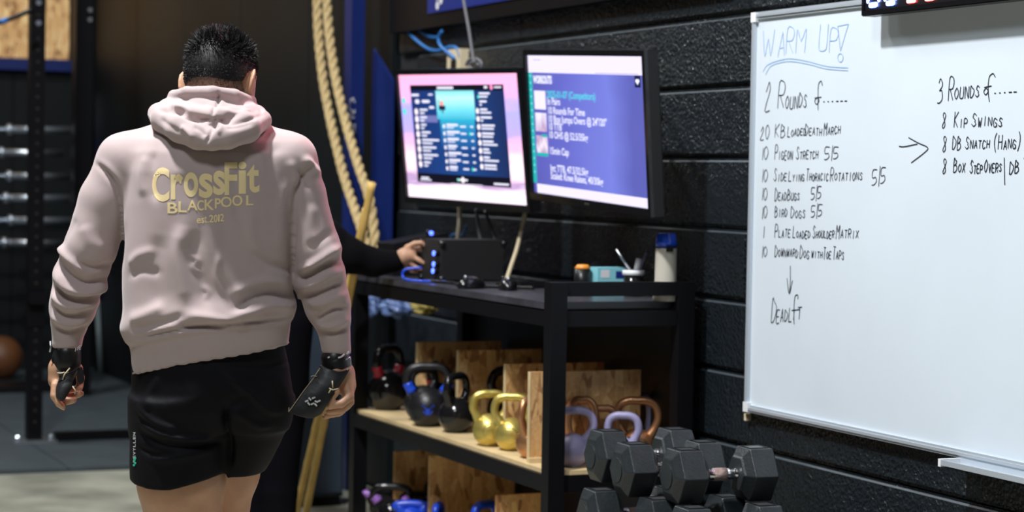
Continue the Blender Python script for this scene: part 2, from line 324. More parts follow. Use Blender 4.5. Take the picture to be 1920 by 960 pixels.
# ================================================================ WHITEBOARD
YB = -.022
BL, BT, BBz = on(1, YB, 1405, 400)[0], 1.957, .728
e_wb = empty('whiteboard', ((BL-3.55)/2, 0, BBz), 0, 'large white enamel board with aluminium frame and handwritten workout', 'whiteboard')
ox = (BL-3.55)/2; hw = (-3.55-BL)/2
box('panel', -hw+.01, hw-.01, -.018, -.006, .01, BT-BBz-.01, 'board', e_wb, 0)
for nm, a in dict(l=(-hw, -hw+.019, -.026, -.004, .02, BT-BBz-.02), r=(hw-.019, hw, -.026, -.004, .02, BT-BBz-.02), t=(-hw+.02, hw-.02, -.026, -.004, BT-BBz-.022, BT-BBz), b=(-hw+.02, hw-.02, -.026, -.004, 0, .022)).items():
    bm = bmesh.new(); x0, x1, y0, y1, z0, z1 = a
    bx(bm, *a)
    if nm in 'tb': bx(bm, x0, x1, y0-.004, y0, (z0+z1)/2-.004, (z0+z1)/2+.004)
    else: bx(bm, (x0+x1)/2-.004, (x0+x1)/2+.004, y0-.004, y0, z0, z1)
    add('frame_rail', bm, 'alu', e_wb, bevel=.0012)
for sx in (-1, 1):
    for z in (0, BT-BBz-.03): box('corner_cap', sx*hw-(.0 if sx < 0 else .03), sx*hw+(.03 if sx < 0 else 0), -.031, -.003, z, z+.03, 'white', e_wb, .006)
bm = bmesh.new(); tx = on(1, -.06, 1782, 860)[0]-ox
bx(bm, tx, hw-.1, -.085, -.026, -.016, -.012); bx(bm, tx, hw-.1, -.088, -.084, -.016, -.002); bx(bm, tx, hw-.1, -.03, -.026, -.03, 0.0)
tray = add('pen_tray', bm, 'alu', e_wb, bevel=.001)
box('tray_end', tx-.012, tx, -.09, -.026, -.02, .0, 'white', tray, .003)
o = box('wall_hook', 0, .012, -.018, .004, 0, .022, 'cream', None, .003); P = on(1, -.005, 1402, 776); o.location = (P[0], 0, P[2]-.02); tag(o, 'tiny pale clip on the wall under the whiteboard corner', 'clip')

FONT = {'A': '00 26 40|12 32', 'B': '00 06 25 35 34 13 03|13 33 42 41 20 00', 'C': '45 26 16 04 02 10 20 41', 'D': '00 06 25 44 42 20 00', 'E': '46 06 00 40|03 33', 'F': '00 06 46|03 33', 'G': '45 26 16 04 02 10 30 42 23|42 40',
 'H': '00 06|40 46|03 43', 'I': '20 26', 'K': '00 06|46 03 40', 'L': '06 00 40', 'M': '00 06 23 46 40', 'N': '00 06 40 46', 'O': '26 04 02 20 42 44 26', 'P': '00 06 36 45 44 33 03', 'R': '00 06 36 45 44 33 03|13 40', 'S': '45 26 15 14 33 32 41 20 01',
 'T': '20 26|06 46', 'U': '06 01 10 30 41 46', 'V': '06 20 46', 'W': '06 10 24 30 46', 'X': '00 46|06 40', 'Y': '06 23 46|23 20', 'Z': '06 46 00 40', 'J': '36 31 20 01', 'Q': '26 04 02 20 42 44 26|31 50',
 '0': '26 05 02 20 42 44 26', '1': '20 26', '2': '04 15 26 35 34 00 40', '3': '05 16 35 34 13 33 41 20 00', '4': '30 36 02 42', '5': '46 06 03 33 42 41 20 00', '6': '36 03 01 20 41 42 23 02', '7': '06 46 10', '8': '23 05 16 35 23 01 10 31 23', '9': '40 44 26 05 04 23 44',
 '.': '20 21', '!': '06 46 21 06', '|': '2- 27', '(': '37 15 12 3-', ')': '17 35 32 1-', '/': '0- 47', 'o': '24 12 20 31 32 24', 'f': '3- 24 26 37 46|13 43'}
def co(s):
    x = int(s[0]); y = -1 if s[1] == '-' else int(s[1]); return x, y
def pen(bm, text, u0, v0, u1, v1, cap, wd, slant=.08, small=.62):
    adv = []
    for ch in text: adv.append(.55 if ch in ' ' else (.35 if ch in '.|1I' else (1.0 if (ch.isupper() or ch.isdigit()) else .82)))
    tot = sum(adv); x = 0
    for ch, a in zip(text, adv):
        if ch != ' ':
            g = FONT.get(ch) if ch in 'of' and False else FONT.get(ch.upper())
            hs = cap*(1 if (ch.isupper() or ch.isdigit() or ch in '|()!') else small)*random.uniform(.92, 1.08)
            W_ = a*.64; jy = random.uniform(-.05, .05)*cap
            for st in g.split('|'):
                pts = [co(s) for s in st.split()]
                if len(pts) > 3: pts = [tuple(q) for q in catmull(pts, 3)]
                P2 = []
                for (gx, gy) in pts:
                    fx = (gx-2)/4 if a < .5 else gx/4
                    fr = (x+fx*W_+(a/2 if a < .5 else .08))/tot; yy = gy/6*hs
                    P2.append((u0+(u1-u0)*fr+yy*slant, v0+(v1-v0)*fr-yy+jy))
                ribbon(bm, P2, wd)
        x += a
def ribbon(bm, P2, wd):
    Q = [on(1, YB+.0035, *p) for p in P2]
    for i in range(len(Q)-1):
        A_, B_ = Q[i], Q[i+1]; d = B_-A_; l = math.hypot(d[0], d[2])
        if l < 1e-6: continue
        nx, nz = -d[2]/l*wd/2, d[0]/l*wd/2; ex, ez = d[0]/l*wd*.35, d[2]/l*wd*.35; y = -.0192-.0001*(i % 3)
        vs = [bm.verts.new((A_[0]-ex+nx-ox, y, A_[2]-ez+nz-BBz)), bm.verts.new((B_[0]+ex+nx-ox, y, B_[2]+ez+nz-BBz)), bm.verts.new((B_[0]+ex-nx-ox, y, B_[2]+ez-nz-BBz)), bm.verts.new((A_[0]-ex-nx-ox, y, A_[2]-ez-nz-BBz))]
        bm.faces.new(vs)
LINES = [([('2', 1433, 207, 1447, 206, 52), ('R', 1457, 203, 1474, 201, 50), ('OUNDS', 1472, 204, 1514, 200, 24), ('O', 1527, 196, 1538, 195, 12)], [[(1534, 206), (1534, 176), (1535, 158), (1540, 152), (1542, 160)], [(1528, 184), (1540, 182)]]+[[(1544+i*8, 191-i*.3), (1546+i*8+(i > 2)*2, 190.6-i*.3)] for i in range(6)], .0029),
 ([('20', 1425, 263, 1444, 261, 25), ('KB', 1452, 258, 1474, 256, 24), ('Loaded', 1476, 256, 1512, 253, 20), ('Death', 1509, 254, 1542, 253, 21), ('March', 1544, 253, 1577, 250, 22)], [], .0025),
 ([('10', 1428, 300, 1442, 299, 23), ('Pigeon', 1452, 299, 1487, 298, 24), ('Stretch', 1492, 298, 1535, 297, 23), ('5|5', 1545, 298, 1574, 297, 22)], [], .0025),
 ([('10', 1428, 342, 1441, 341, 24), ('Side', 1450, 339, 1476, 339, 22), ('Lying', 1478, 340, 1509, 339, 20), ('Thoracic', 1511, 339, 1554, 338, 22), ('Rotations', 1556, 339, 1618, 337, 23), ('5|5', 1634, 346, 1662, 342, 27)], [], .0025),
 ([('10', 1428, 376, 1440, 376, 22), ('DeadBugs', 1452, 376, 1500, 375, 22), ('5|5', 1520, 373, 1541, 372, 22)], [], .0025),
 ([('10', 1428, 409, 1440, 409, 22), ('Bird', 1452, 407, 1477, 406, 22), ('Dogs', 1482, 408, 1511, 408, 22), ('5|5', 1520, 406, 1543, 405, 22)], [], .0025),
 ([('1', 1428, 446, 1436, 446, 20), ('Plate', 1452, 445, 1483, 445, 22), ('Loaded', 1486, 446, 1520, 446, 20), ('Shoulder', 1523, 446, 1565, 446, 22), ('Matrix', 1567, 447, 1611, 446, 24)], [], .0025),
 ([('10', 1428, 482, 1440, 482, 20), ('Downward', 1452, 480, 1497, 482, 22), ('Dog', 1499, 483, 1518, 484, 23), ('with', 1521, 483, 1543, 483, 19), ('Toe', 1543, 485, 1559, 485, 21), ('Taps', 1561, 485, 1583, 488, 24)], [], .0025),
 ([('D', 1445, 605, 1457, 604, 44), ('EAD', 1455, 605, 1478, 602, 22), ('L', 1478, 603, 1486, 602, 26), ('I', 1485, 600, 1491, 600, 20), ('T', 1494, 598, 1505, 597, 22)], [[(1489, 607), (1489, 575), (1491, 556), (1496, 553), (1496, 560)], [(1485, 582), (1500, 580)], [(1482, 499), (1482, 530), (1480, 551)], [(1476, 522), (1480, 551), (1486, 526)]], .0029),
 ([('3', 1757, 192, 1770, 191, 44), ('R', 1777, 188, 1790, 186, 40), ('OUNDS', 1789, 185, 1838, 182, 22), ('O', 1844, 178, 1855, 177, 12)], [[(1855, 190), (1853, 168), (1855, 145), (1862, 138), (1866, 144)], [(1846, 164), (1859, 161)]]+[[(1865+i*9, 175-i*.6), (1867+i*9+(i > 2)*3, 174.6-i*.6)] for i in range(5)], .0029),
 ([('8', 1766, 241, 1776, 240, 30), ('Kip', 1788, 238, 1815, 238, 26), ('Swings', 1821, 237, 1881, 236, 26)], [], .0027),
 ([('8', 1767, 284, 1777, 283, 30), ('DB', 1785, 280, 1803, 280, 24), ('Snatch', 1809, 279, 1857, 278, 24), ('(Hang)', 1862, 280, 1915, 278, 27)], [], .0027),
 ([('8', 1767, 327, 1777, 326, 30), ('Box', 1787, 323, 1811, 323, 25), ('Step', 1818, 325, 1843, 324, 24), ('Overs', 1845, 324, 1879, 322, 24), ('DB', 1892, 326, 1912, 325, 22), ('T', 1917, 324, 1930, 323, 26)], [[(1883, 296), (1884, 346)], [(1686, 274), (1695, 275), (1720, 270)], [(1704, 258), (1722, 268), (1739, 276), (1736, 284), (1709, 305)]], .0029)]
for segs, extra, wd in LINES:
    bm = bmesh.new()
    for s in segs: pen(bm, *s, wd)
    for s in extra: ribbon(bm, [tuple(q) for q in catmull(s, 4)] if len(s) > 2 else s, wd)
    add('marker_writing', bm, 'inkb', e_wb)['kind'] = 'stuff'
bm = bmesh.new()
pen(bm, 'W', 1426, 108, 1460, 104, 48, .0026, slant=.05); pen(bm, 'A', 1457, 106, 1476, 102, 46, .0026); pen(bm, 'R', 1472, 102, 1492, 100, 44, .0026); pen(bm, 'M', 1490, 98, 1516, 96, 44, .0026)
pen(bm, 'U', 1533, 97, 1556, 95, 46, .0026); pen(bm, 'P', 1553, 96, 1575, 94, 46, .0026)
ribbon(bm, [(1571, 49), (1591, 45), (1576, 95), (1571, 49)], .0026); ribbon(bm, [(1576+5*math.cos(t*.6), 108+8*math.sin(t*.6)) for t in range(12)], .0026)
for k in (0, 5): ribbon(bm, catmull([(1431+k, 134+k), (1442+k, 120+k*.6), (1478, 110+k), (1515, 115+k), (1550, 124+k), (1590, 127+k)], 5), .0024)
add('marker_writing', bm, 'inkl', e_wb)['kind'] = 'stuff'
# LED clock
cl = on(1, -.085, 1617, 31); CX, CZ_ = cl[0], cl[2]
e = empty('gym_clock', (CX, 0, CZ_), 0, 'black wall mounted interval clock with glowing blue and red digits over the whiteboard', 'clock')
box('case', 0, 1.15, -.085, -.045, 0, .17, 'plastic', e, .004); box('bracket', .2, .3, -.045, 0, .09, .16, 'black', e, .002); box('bracket', .85, .95, -.045, 0, .09, .16, 'black', e, .002)
bm = bmesh.new(); bx(bm, .004, 1.146, -.091, -.085, .002, .014); bx(bm, .004, 1.146, -.091, -.085, .156, .168); bx(bm, .004, .014, -.091, -.085, .014, .156); bx(bm, 1.136, 1.146, -.091, -.085, .014, .156)
add('bezel', bm, 'blackg', e, bevel=.001)
def digit(x0, mg, mc, segs='abcdefg', w_=.055, h_=.11, z0=.028):
    S = {'a': ((0, 1), (1, 1)), 'g': ((0, .5), (1, .5)), 'd': ((0, 0), (1, 0)), 'f': ((0, .5), (0, 1)), 'b': ((1, .5), (1, 1)), 'e': ((0, 0), (0, .5)), 'c': ((1, 0), (1, .5))}
    bm = bmesh.new(); bm2 = bmesh.new()
    for s in segs:
        (a, b), (c, d) = S[s]; a, c = x0+a*w_, x0+c*w_; b, d = z0+b*h_, z0+d*h_
        L_ = math.hypot(c-a, d-b); ux, uz = (c-a)/L_, (d-b)/L_; a += ux*.009; b += uz*.009; c -= ux*.009; d -= uz*.009
        q = [(a, b), (a+ux*.006-uz*.008, b+uz*.006+ux*.008), (c-ux*.006-uz*.008, d-uz*.006+ux*.008), (c, d), (c-ux*.006+uz*.008, d-uz*.006-ux*.008), (a+ux*.006+uz*.008, b+uz*.006-ux*.008)]
        bm.faces.new([bm.verts.new((x, -.0865, z)) for x, z in q])
        for k in range(6):
            t = (k+.5)/6; lathe(bm2, [(.0068, 0), (.0055, .001)], 8, (0, 0, 0)); n_ = [v for v in bm2.verts if v.tag is False]
            for v in n_: v.co = Vector((a+(c-a)*t+v.co.x, -.0875-v.co.z, b+(d-b)*t+v.co.y)); v.tag = True
    add('digit', bm, mg, e); add('led_dots', bm2, mc, e)
digit(.03, 'ledb', 'ledw', 'abcdefg'); digit(.115, 'ledb', 'ledw', 'abcdefg')
for i, x in enumerate((.215, .30, .41, .50, .60, .70, .80)): digit(x, 'ledr', 'ledrc', 'abcdef' if i % 2 else 'abdeg')

# ================================================================ TELEVISIONS
def tv(name, c, yaw, tilt, rl, wd, label):
    h = wd*.575
    w_ = Vector((math.cos(yaw), math.sin(yaw), 0)); n = Vector((math.sin(yaw), -math.cos(yaw), 0)); u = math.cos(tilt)*Vector((0, 0, 1))+math.sin(tilt)*n
    w2 = math.cos(rl)*w_+math.sin(rl)*u; u2 = math.cos(rl)*u-math.sin(rl)*w_; nn = w2.cross(u2)
    mt = Matrix(((w2.x, -nn.x, u2.x, c[0]), (w2.y, -nn.y, u2.y, c[1]), (w2.z, -nn.z, u2.z, c[2]), (0, 0, 0, 1)))
    e = empty(name, label=label, cat='television'); e.matrix_world = mt
    box('casing', -wd/2, wd/2, .0, .035, -h/2, h/2, 'plastic', e, .006)
    bm = bmesh.new(); bx(bm, -wd/2+.05, wd/2-.05, .035, .065, -h/2+.06, h/2-.05); add('rear_housing', bm, 'plastic', e, bevel=.012)
    bm = bmesh.new(); b_ = .019
    bx(bm, -wd/2, wd/2, -.012, 0, h/2-b_, h/2); bx(bm, -wd/2, wd/2, -.012, 0, -h/2, -h/2+b_*1.35); bx(bm, -wd/2, -wd/2+b_, -.012, 0, -h/2+b_*1.35, h/2-b_); bx(bm, wd/2-b_, wd/2, -.012, 0, -h/2+b_*1.35, h/2-b_)
    add('bezel', bm, 'blackg', e, bevel=.0015)
    return e, mt, (wd/2-b_, h/2-b_, -h/2+b_*1.35)
def bracket(e, mt, x):
    inv = mt.inverted(); bm = bmesh.new()
    P = mt @ Vector((0, .065, 0))
    for dz in (-.06, .06): tube(bm, [inv @ Vector((P.x, P.y, P.z+dz)), inv @ Vector((P.x+.03, -.012, P.z+dz))], .014, 8)
    add('wall_bracket', bm, 'black', e)
def rect(bm, x0, x1, z0, z1, y): bm.faces.new([bm.verts.new(q) for q in ((x0, y, z0), (x1, y, z0), (x1, y, z1), (x0, y, z1))])
def shape(name, rects, y, m, parent, rnd=False):
    bm = bmesh.new()
    for r in rects:
        if len(r) == 3:
            cx, cz, rr = r; bm.faces.new([bm.verts.new((cx+rr*math.cos(t*PI/6), y, cz+rr*math.sin(t*PI/6))) for t in range(12)])
        else:
            x0, x1, z0, z1 = r
            if rnd:
                q = (z1-z0)*.4; bm.faces.new([bm.verts.new((a, y, b)) for a, b in ((x0+q, z0), (x1-q, z0), (x1, z0+q), (x1, z1-q), (x1-q, z1), (x0+q, z1), (x0, z1-q), (x0, z0+q))])
            else: rect(bm, x0, x1, z0, z1, y)
    o = add(name, bm, m, parent)
    if len(rects) > 1: o['kind'] = 'stuff'
    return o
def text(name, s, x, z, size, m, parent, y=-.004, sx=1, align='LEFT', off=0):
    cu = bpy.data.curves.new(name, 'FONT'); cu.body = s; cu.size = size; cu.align_x = align; cu.offset = off; cu.resolution_u = 3
    o = bpy.data.objects.new(name, cu); COL.objects.link(o)
    dg = bpy.context.evaluated_depsgraph_get(); me = bpy.data.meshes.new_from_object(o.evaluated_get(dg)); bpy.data.objects.remove(o); bpy.data.curves.remove(cu)
    for v in me.vertices: v.co = (x+v.co.x*sx, y, z+v.co.y)
    me.materials.clear(); me.materials.append(M[m] if isinstance(m, str) else m)
    o = bpy.data.objects.new(name, me); COL.objects.link(o); o.parent = parent; return o
def wallpaper():
    m = bpy.data.materials.new('screen_sunset'); m.use_nodes = True; N = m.node_tree.nodes; L = m.node_tree.links; b = N['Principled BSDF']
    b.inputs['Base Color'].default_value = (0, 0, 0, 1); b.inputs['Roughness'].default_value = .3
    tc = N.new('ShaderNodeTexCoord'); sp = N.new('ShaderNodeSeparateXYZ'); r = N.new('ShaderNodeValToRGB')
    nz = N.new('ShaderNodeTexNoise'); nz.inputs['Scale'].default_value = 5; mp = N.new('ShaderNodeMapping'); mp.inputs['Scale'].default_value = (.5, 1, 3)
    L.new(tc.outputs['Generated'], sp.inputs[0]); L.new(tc.outputs['Generated'], mp.inputs[0]); L.new(mp.outputs[0], nz.inputs[0])
    a = N.new('ShaderNodeMath'); a.operation = 'MULTIPLY_ADD'; a.inputs[1].default_value = .22; L.new(nz.outputs['Fac'], a.inputs[0]); L.new(sp.outputs['Z'], a.inputs[2])
    s = N.new('ShaderNodeMath'); s.operation = 'SUBTRACT'; s.inputs[1].default_value = .11; L.new(a.outputs[0], s.inputs[0]); L.new(s.outputs[0], r.inputs[0])
    e = r.color_ramp.elements; e[0].position = 0; e[0].color = (.95, .80, .95, 1); e[1].position = 1; e[1].color = (1, .42, .62, 1)
    for p_, c_ in ((.08, (1, .82, .95)), (.14, (.42, .28, .50)), (.20, (1, .65, .82)), (.30, (1, .82, .92)), (.44, (.95, .48, .72)), (.52, (.45, .36, .85)), (.72, (.40, .38, .90)), (.86, (.85, .42, .75))): q = e.new(p_); q.color = (*c_, 1)
    L.new(r.outputs['Color'], b.inputs['Emission Color']); b.inputs['Emission Strength'].default_value = 1.5
    return m
def vgrad(name, stops, axis='Z', noise=0, strength=1.25):
    m = bpy.data.materials.new(name); m.use_nodes = True; N = m.node_tree.nodes; L = m.node_tree.links; b = N['Principled BSDF']
    b.inputs['Base Color'].default_value = (0, 0, 0, 1); b.inputs['Roughness'].default_value = .3
    tc = N.new('ShaderNodeTexCoord'); sp = N.new('ShaderNodeSeparateXYZ'); r = N.new('ShaderNodeValToRGB'); L.new(tc.outputs['Generated'], sp.inputs[0])
    nz = N.new('ShaderNodeTexNoise'); nz.inputs['Scale'].default_value = 2.2; L.new(tc.outputs['Generated'], nz.inputs[0])
    a = N.new('ShaderNodeMath'); a.operation = 'MULTIPLY_ADD'; a.inputs[1].default_value = noise; L.new(nz.outputs['Fac'], a.inputs[0]); L.new(sp.outputs[axis], a.inputs[2]); L.new(a.outputs[0], r.inputs[0])
    e = r.color_ramp.elements; e[0].position = stops[0][0]; e[0].color = (*stops[0][1], 1); e[1].position = stops[-1][0]; e[1].color = (*stops[-1][1], 1)
    for p_, c_ in stops[1:-1]: q = e.new(p_); q.color = (*c_, 1)
    L.new(r.outputs['Color'], b.inputs['Emission Color']); b.inputs['Emission Strength'].default_value = strength
    return m
# left set: a music player window over a sunset wallpaper
eL, mL, (sx_, zt, zb) = tv('television', (-7.64, -.284, 1.581), .162, .125, -.021, .91, 'left television, showing a dark music player window on a pink sunset')
bracket(eL, mL, 0); bm = bmesh.new(); rect(bm, -sx_, sx_, zb, zt, -.0015); add('screen', bm, wallpaper(), eL)
W_, H_ = 2*sx_, zt-zb
def sxz(fx, fz): return -sx_+fx*W_, zt-fz*H_
def srect(fx0, fx1, fz0, fz1): a = sxz(fx0, fz1); b = sxz(fx1, fz0); return (a[0], b[0], a[1], b[1])
shape('player_window', [srect(.095, .875, .085, .875)], -.0025, vgrad('player_blue', [(0, (.012, .03, .15)), (.5, (.010, .06, .24)), (1, (.012, .025, .10))], 'X'), eL)
shape('player_header', [srect(.095, .875, .085, .13), srect(.095, .875, .80, .875)], -.003, glow('screen_black', (.006, .006, .014)), eL)
shape('album_art', [srect(.315, .635, .13, .36)], -.0032, vgrad('album_cyan', [(0, (.03, .42, .62)), (.4, (.18, .72, .85)), (.8, (.50, .88, .86)), (1, (.25, .75, .80))], noise=.1), eL)
shape('album_art_lower', [srect(.335, .625, .36, .60)], -.0031, vgrad('album_blue', [(0, (.012, .07, .26)), (.6, (.02, .20, .48)), (1, (.03, .42, .62))]), eL)
wt = glow('screen_white', (.80, .80, .95)); txd = []; ic = []
for i in range(8):
    z = .30+i*.061; wdt = [.07, .06, .05, .08, .15, .12, .13, .06][i]
    ic.append((*sxz(.135, z), .013)); txd.append(srect(.165, .165+wdt, z-.024, z-.008)); txd.append(srect(.165, .165+wdt*.6, z+.004, z+.018))
txd += [srect(.10, .17, .155, .175), srect(.25, .29, .155, .168), srect(.13, .17, .20, .235), srect(.19, .26, .205, .228), srect(.25, .295, .255, .275), srect(.33, .47, .098, .118), srect(.72, .75, .095, .115), srect(.80, .86, .10, .112)]
for i in range(7):
    z = .415+i*.056; txd += [srect(.385, .385+[.10, .11, .10, .08, .11, .10, .07][i], z-.022, z-.003), srect(.385, .45, z+.004, z+.014), srect(.50, .55, z-.008, z+.006), srect(.585, .61, z-.008, z+.006)]
    ic.append((*sxz(.365, z), .008))
for i in range(10):
    z = .165+i*.062; txd += [srect(.675, .675+[.09, .06, .06, .09, .11, .10, .09, .05, .05, .10][i], z-.02, z-.004), srect(.675, .675+[.05, .0, .07, .0, .08, .07, .1, .04, .1, .08][i]+.02, z+.006, z+.020)]
    if i > 1: ic.append((*sxz(.655, z), .011))
txd += [srect(.13, .20, .83, .845), srect(.12, .22, .85, .86), srect(.74, .86, .845, .86), srect(.38, .65, .868, .872), srect(.44, .53, .83, .845)]
shape('song_rows', txd, -.0036, wt, eL, True); ic.append((*sxz(.49, .838), .012)); shape('album_icons', ic, -.0037, glow('screen_icon', (1, .9, .92)), eL)
shape('list_highlight', [srect(.115, .315, .33, .385)], -.0028, glow('screen_violet', (.16, .17, .42)), eL)
shape('green_marks', [(*sxz(.03, .21), .012), (*sxz(.03, .30), .012), (*sxz(.58, .47), .007), (*sxz(.58, .75), .007), (*sxz(.67, .18), .007), (*sxz(.45, .838), .006)], -.0038, glow('screen_green', (.05, .75, .55)), eL)
shape('pink_mark', [(*sxz(.78, .106), .010)], -.0038, glow('screen_pink', (1, .3, .6)), eL)
bm = bmesh.new(); a = sxz(.335, .20); b = sxz(.385, .30)
tube(bm, [(a[0], -.0036, a[1]), (a[0]+.004, -.0036, b[1])], .001, 4)
add('pointer', bm, glow('screen_black2', (.01, .01, .02)), eL)
shape('singer_picture', [srect(.345, .375, .215, .25)], -.0035, glow('screen_coral', (.9, .35, .3)), eL); shape('singer_coat', [srect(.335, .39, .25, .285), srect(.36, .37, .285, .31)], -.00355, glow('screen_navy', (.01, .02, .06)), eL)
# right set: the workout page
eR, mR, (sx_, zt, zb) = tv('television', (-6.567, -.267, 1.603), .016, .094, -.047, .91, 'right television, showing a violet page of white workout text')
bracket(eR, mR, 0); W_, H_ = 2*sx_, zt-zb
bm = bmesh.new(); rect(bm, -sx_, sx_, zb, zt, -.0015)
add('screen', bm, vgrad('page_violet', [(0, (.085, .085, .36)), (.45, (.12, .13, .52)), (.8, (.17, .20, .66)), (1, (.10, .11, .42))], 'X', .25), eR)
shape('browser_bar', [srect(0, 1, 0, .125), srect(.03, 1, .935, 1)], -.0025, glow('screen_lilac', (.80, .74, .98)), eR)
shape('green_sidebar', [srect(0, .032, .125, .93)], -.0027, glow('screen_teal', (.02, .42, .42)), eR)
shape('sidebar_dots', [(*sxz(.016, .15+i*.05), .004) for i in range(15)], -.0029, glow('screen_pale', (.3, .8, .8)), eR)
shape('badge', [srect(.92, .965, .125, .205)], -.003, glow('screen_ink', (.01, .015, .06)), eR); shape('badge_emblem', [srect(.925, .958, .15, .175), (*sxz(.942, .175), .006)], -.0033, wt, eR, True)
shape('thumbnail', [srect(.045, .15, .255, .39), srect(.045, .15, .415, .55), srect(.045, .15, .58, .72)], -.003, vgrad('thumb', [(.3, (.35, .25, .42)), (.5, (.85, .75, .85)), (.7, (.45, .30, .50)), (1, (.8, .75, .9))], 'Z', .7), eR)
shape('thumbnail_base', [srect(.045, .15, .705, .73), srect(.10, .15, .57, .59)], -.0032, glow('screen_teal', (.02, .42, .42)), eR)
for s, fz, mm, sz in [('2025-01-07 (Competitors)', .285, 'tl', .030), ('In Pairs', .335, 'w', .030), ('10 Rounds For Time', .40, 'w', .030), ('10 Box Jumps Overs @ 24"/20"', .46, 'w', .030), ('10 TTB', .515, 'w', .030), ('10 OHS @ 52.5/35kg', .575, 'w', .030), ('15min Cap', .69, 'w', .030), ('Int: TTB, 47.5/32.5kg', .815, 'w', .030), ('Scaled: Knee Raises, 40/30kg', .87, 'w', .030)]:
    x, z = sxz(.165, fz); text('page_text', s, x, z-.008, .034, wt if mm == 'w' else glow('screen_cyan', (.08, .62, .72)), eR, -.0035, sx=1.02, off=.0006)
x, z = sxz(.045, .175); text('page_text', 'WORKOUTS', x, z-.012, .036, wt, eR, -.0035, sx=.72, off=.002)
shape('bar_marks', [srect(.05, .12, .03, .036), srect(.6, .95, .115, .12)], -.0028, glow('screen_grey', (.45, .42, .6)), eR)
shape('maker_mark', [(-.018, .018, zb-.016, zb-.009)], -.0125, 'steel', eR)

# ================================================================ RACK
RX0, RX1, RY0, RY1, RH = -8.08, -6.171, -.563, -.06, 1.114
e_r = empty('storage_rack', ((RX0+RX1)/2, RY1, 0), 0, 'black steel shelving rack with worktop against the block wall', 'rack')
cx0 = (RX0+RX1)/2
def rb(name, x0, x1, y0, y1, z0, z1, m='black', bev=.003): return box(name, x0-cx0, x1-cx0, y0-RY1, y1-RY1, z0, z1, m, e_r, bev)
for x in (RX0, RX1-.055):
    for y in (RY0, RY1-.055): rb('post', x, x+.055, y, y+.055, 0, RH)
rb('worktop', RX0+.004, RX1-.057, RY0+.004, RY1-.004, 1.028, 1.05, mat('worktop_laminate', (.045, .045, .055), .32, 0, .05, 20, .3, 9))
for y in (RY0, RY1-.04): rb('beam', RX0+.055, RX1-.055, y, y+.04, .975, 1.022); rb('beam', RX0+.055, RX1-.055, y, y+.04, .455, .508); rb('beam', RX0+.055, RX1-.055, y, y+.04, .03, .08)
for x in (RX0+.01, RX1-.05):
    rb('end_rail', x, x+.04, RY0+.055, RY1-.055, 1.07, RH); rb('end_rail', x, x+.04, RY0+.055, RY1-.055, .975, 1.022); rb('end_rail', x, x+.04, RY0+.055, RY1-.055, .455, .508); rb('end_rail', x, x+.04, RY0+.055, RY1-.055, .03, .08)
rb('shelf_board', RX0+.012, RX1-.012, RY0+.012, RY1-.012, .509, .523, 'wood', .001); rb('shelf_board', RX0+.012, RX1-.012, RY0+.012, RY1-.012, .081, .095, 'wood', .001)
rb('back_panel', RX0+.06, RX1-.06, RY1-.008, RY1-.002, .08, .97, 'plastic', 0)
SZ = .523; BZ = .095
for x, z, y0, y1, lb in [(-7.70, .808, -.426, -.085, 'strand board divider behind the large black kettlebell with blue bands, middle shelf'), (-7.315, .808, -.414, -.085, 'strand board divider behind the small glossy black kettlebell, middle shelf'), (-6.79, .805, -.45, -.085, 'strand board divider behind the two gold kettlebells, middle shelf'), (-6.40, .815, -.53, -.136, 'foremost strand board divider on the middle shelf, behind the lavender and copper kettlebells')]:
    e = empty('shelf_divider', (x, 0, SZ), 0, lb, 'divider', 'strand board dividers on the middle shelf')
    box('panel', -.007, .007, y0, y1, 0, z-SZ, 'osb', e, .001); box('foot', .007, .03, y0-.01, y1, 0, .016, 'wood', e, .001); box('edge_strip', -.0085, .0085, y0-.004, y0, 0, z-SZ, 'wood', e, 0)
for x, z, y0, y1, lb in [(-7.93, .365, -.43, -.145, 'farthest strand board divider on the bottom shelf'), (-7.55, .395, -.43, -.085, 'middle strand board divider on the bottom shelf, behind the blue handles'), (-6.69, .375, -.52, -.30, 'nearest strand board divider on the bottom shelf, by the front post')]:
    e = empty('shelf_divider', (x, 0, BZ), 0, lb, 'divider', 'strand board dividers on the bottom shelf')
    box('panel', -.007, .007, y0, y1, 0, z-BZ, 'osb', e, .001); box('foot', .007, .03, y0, y1, 0, .016, 'wood', e, .001)

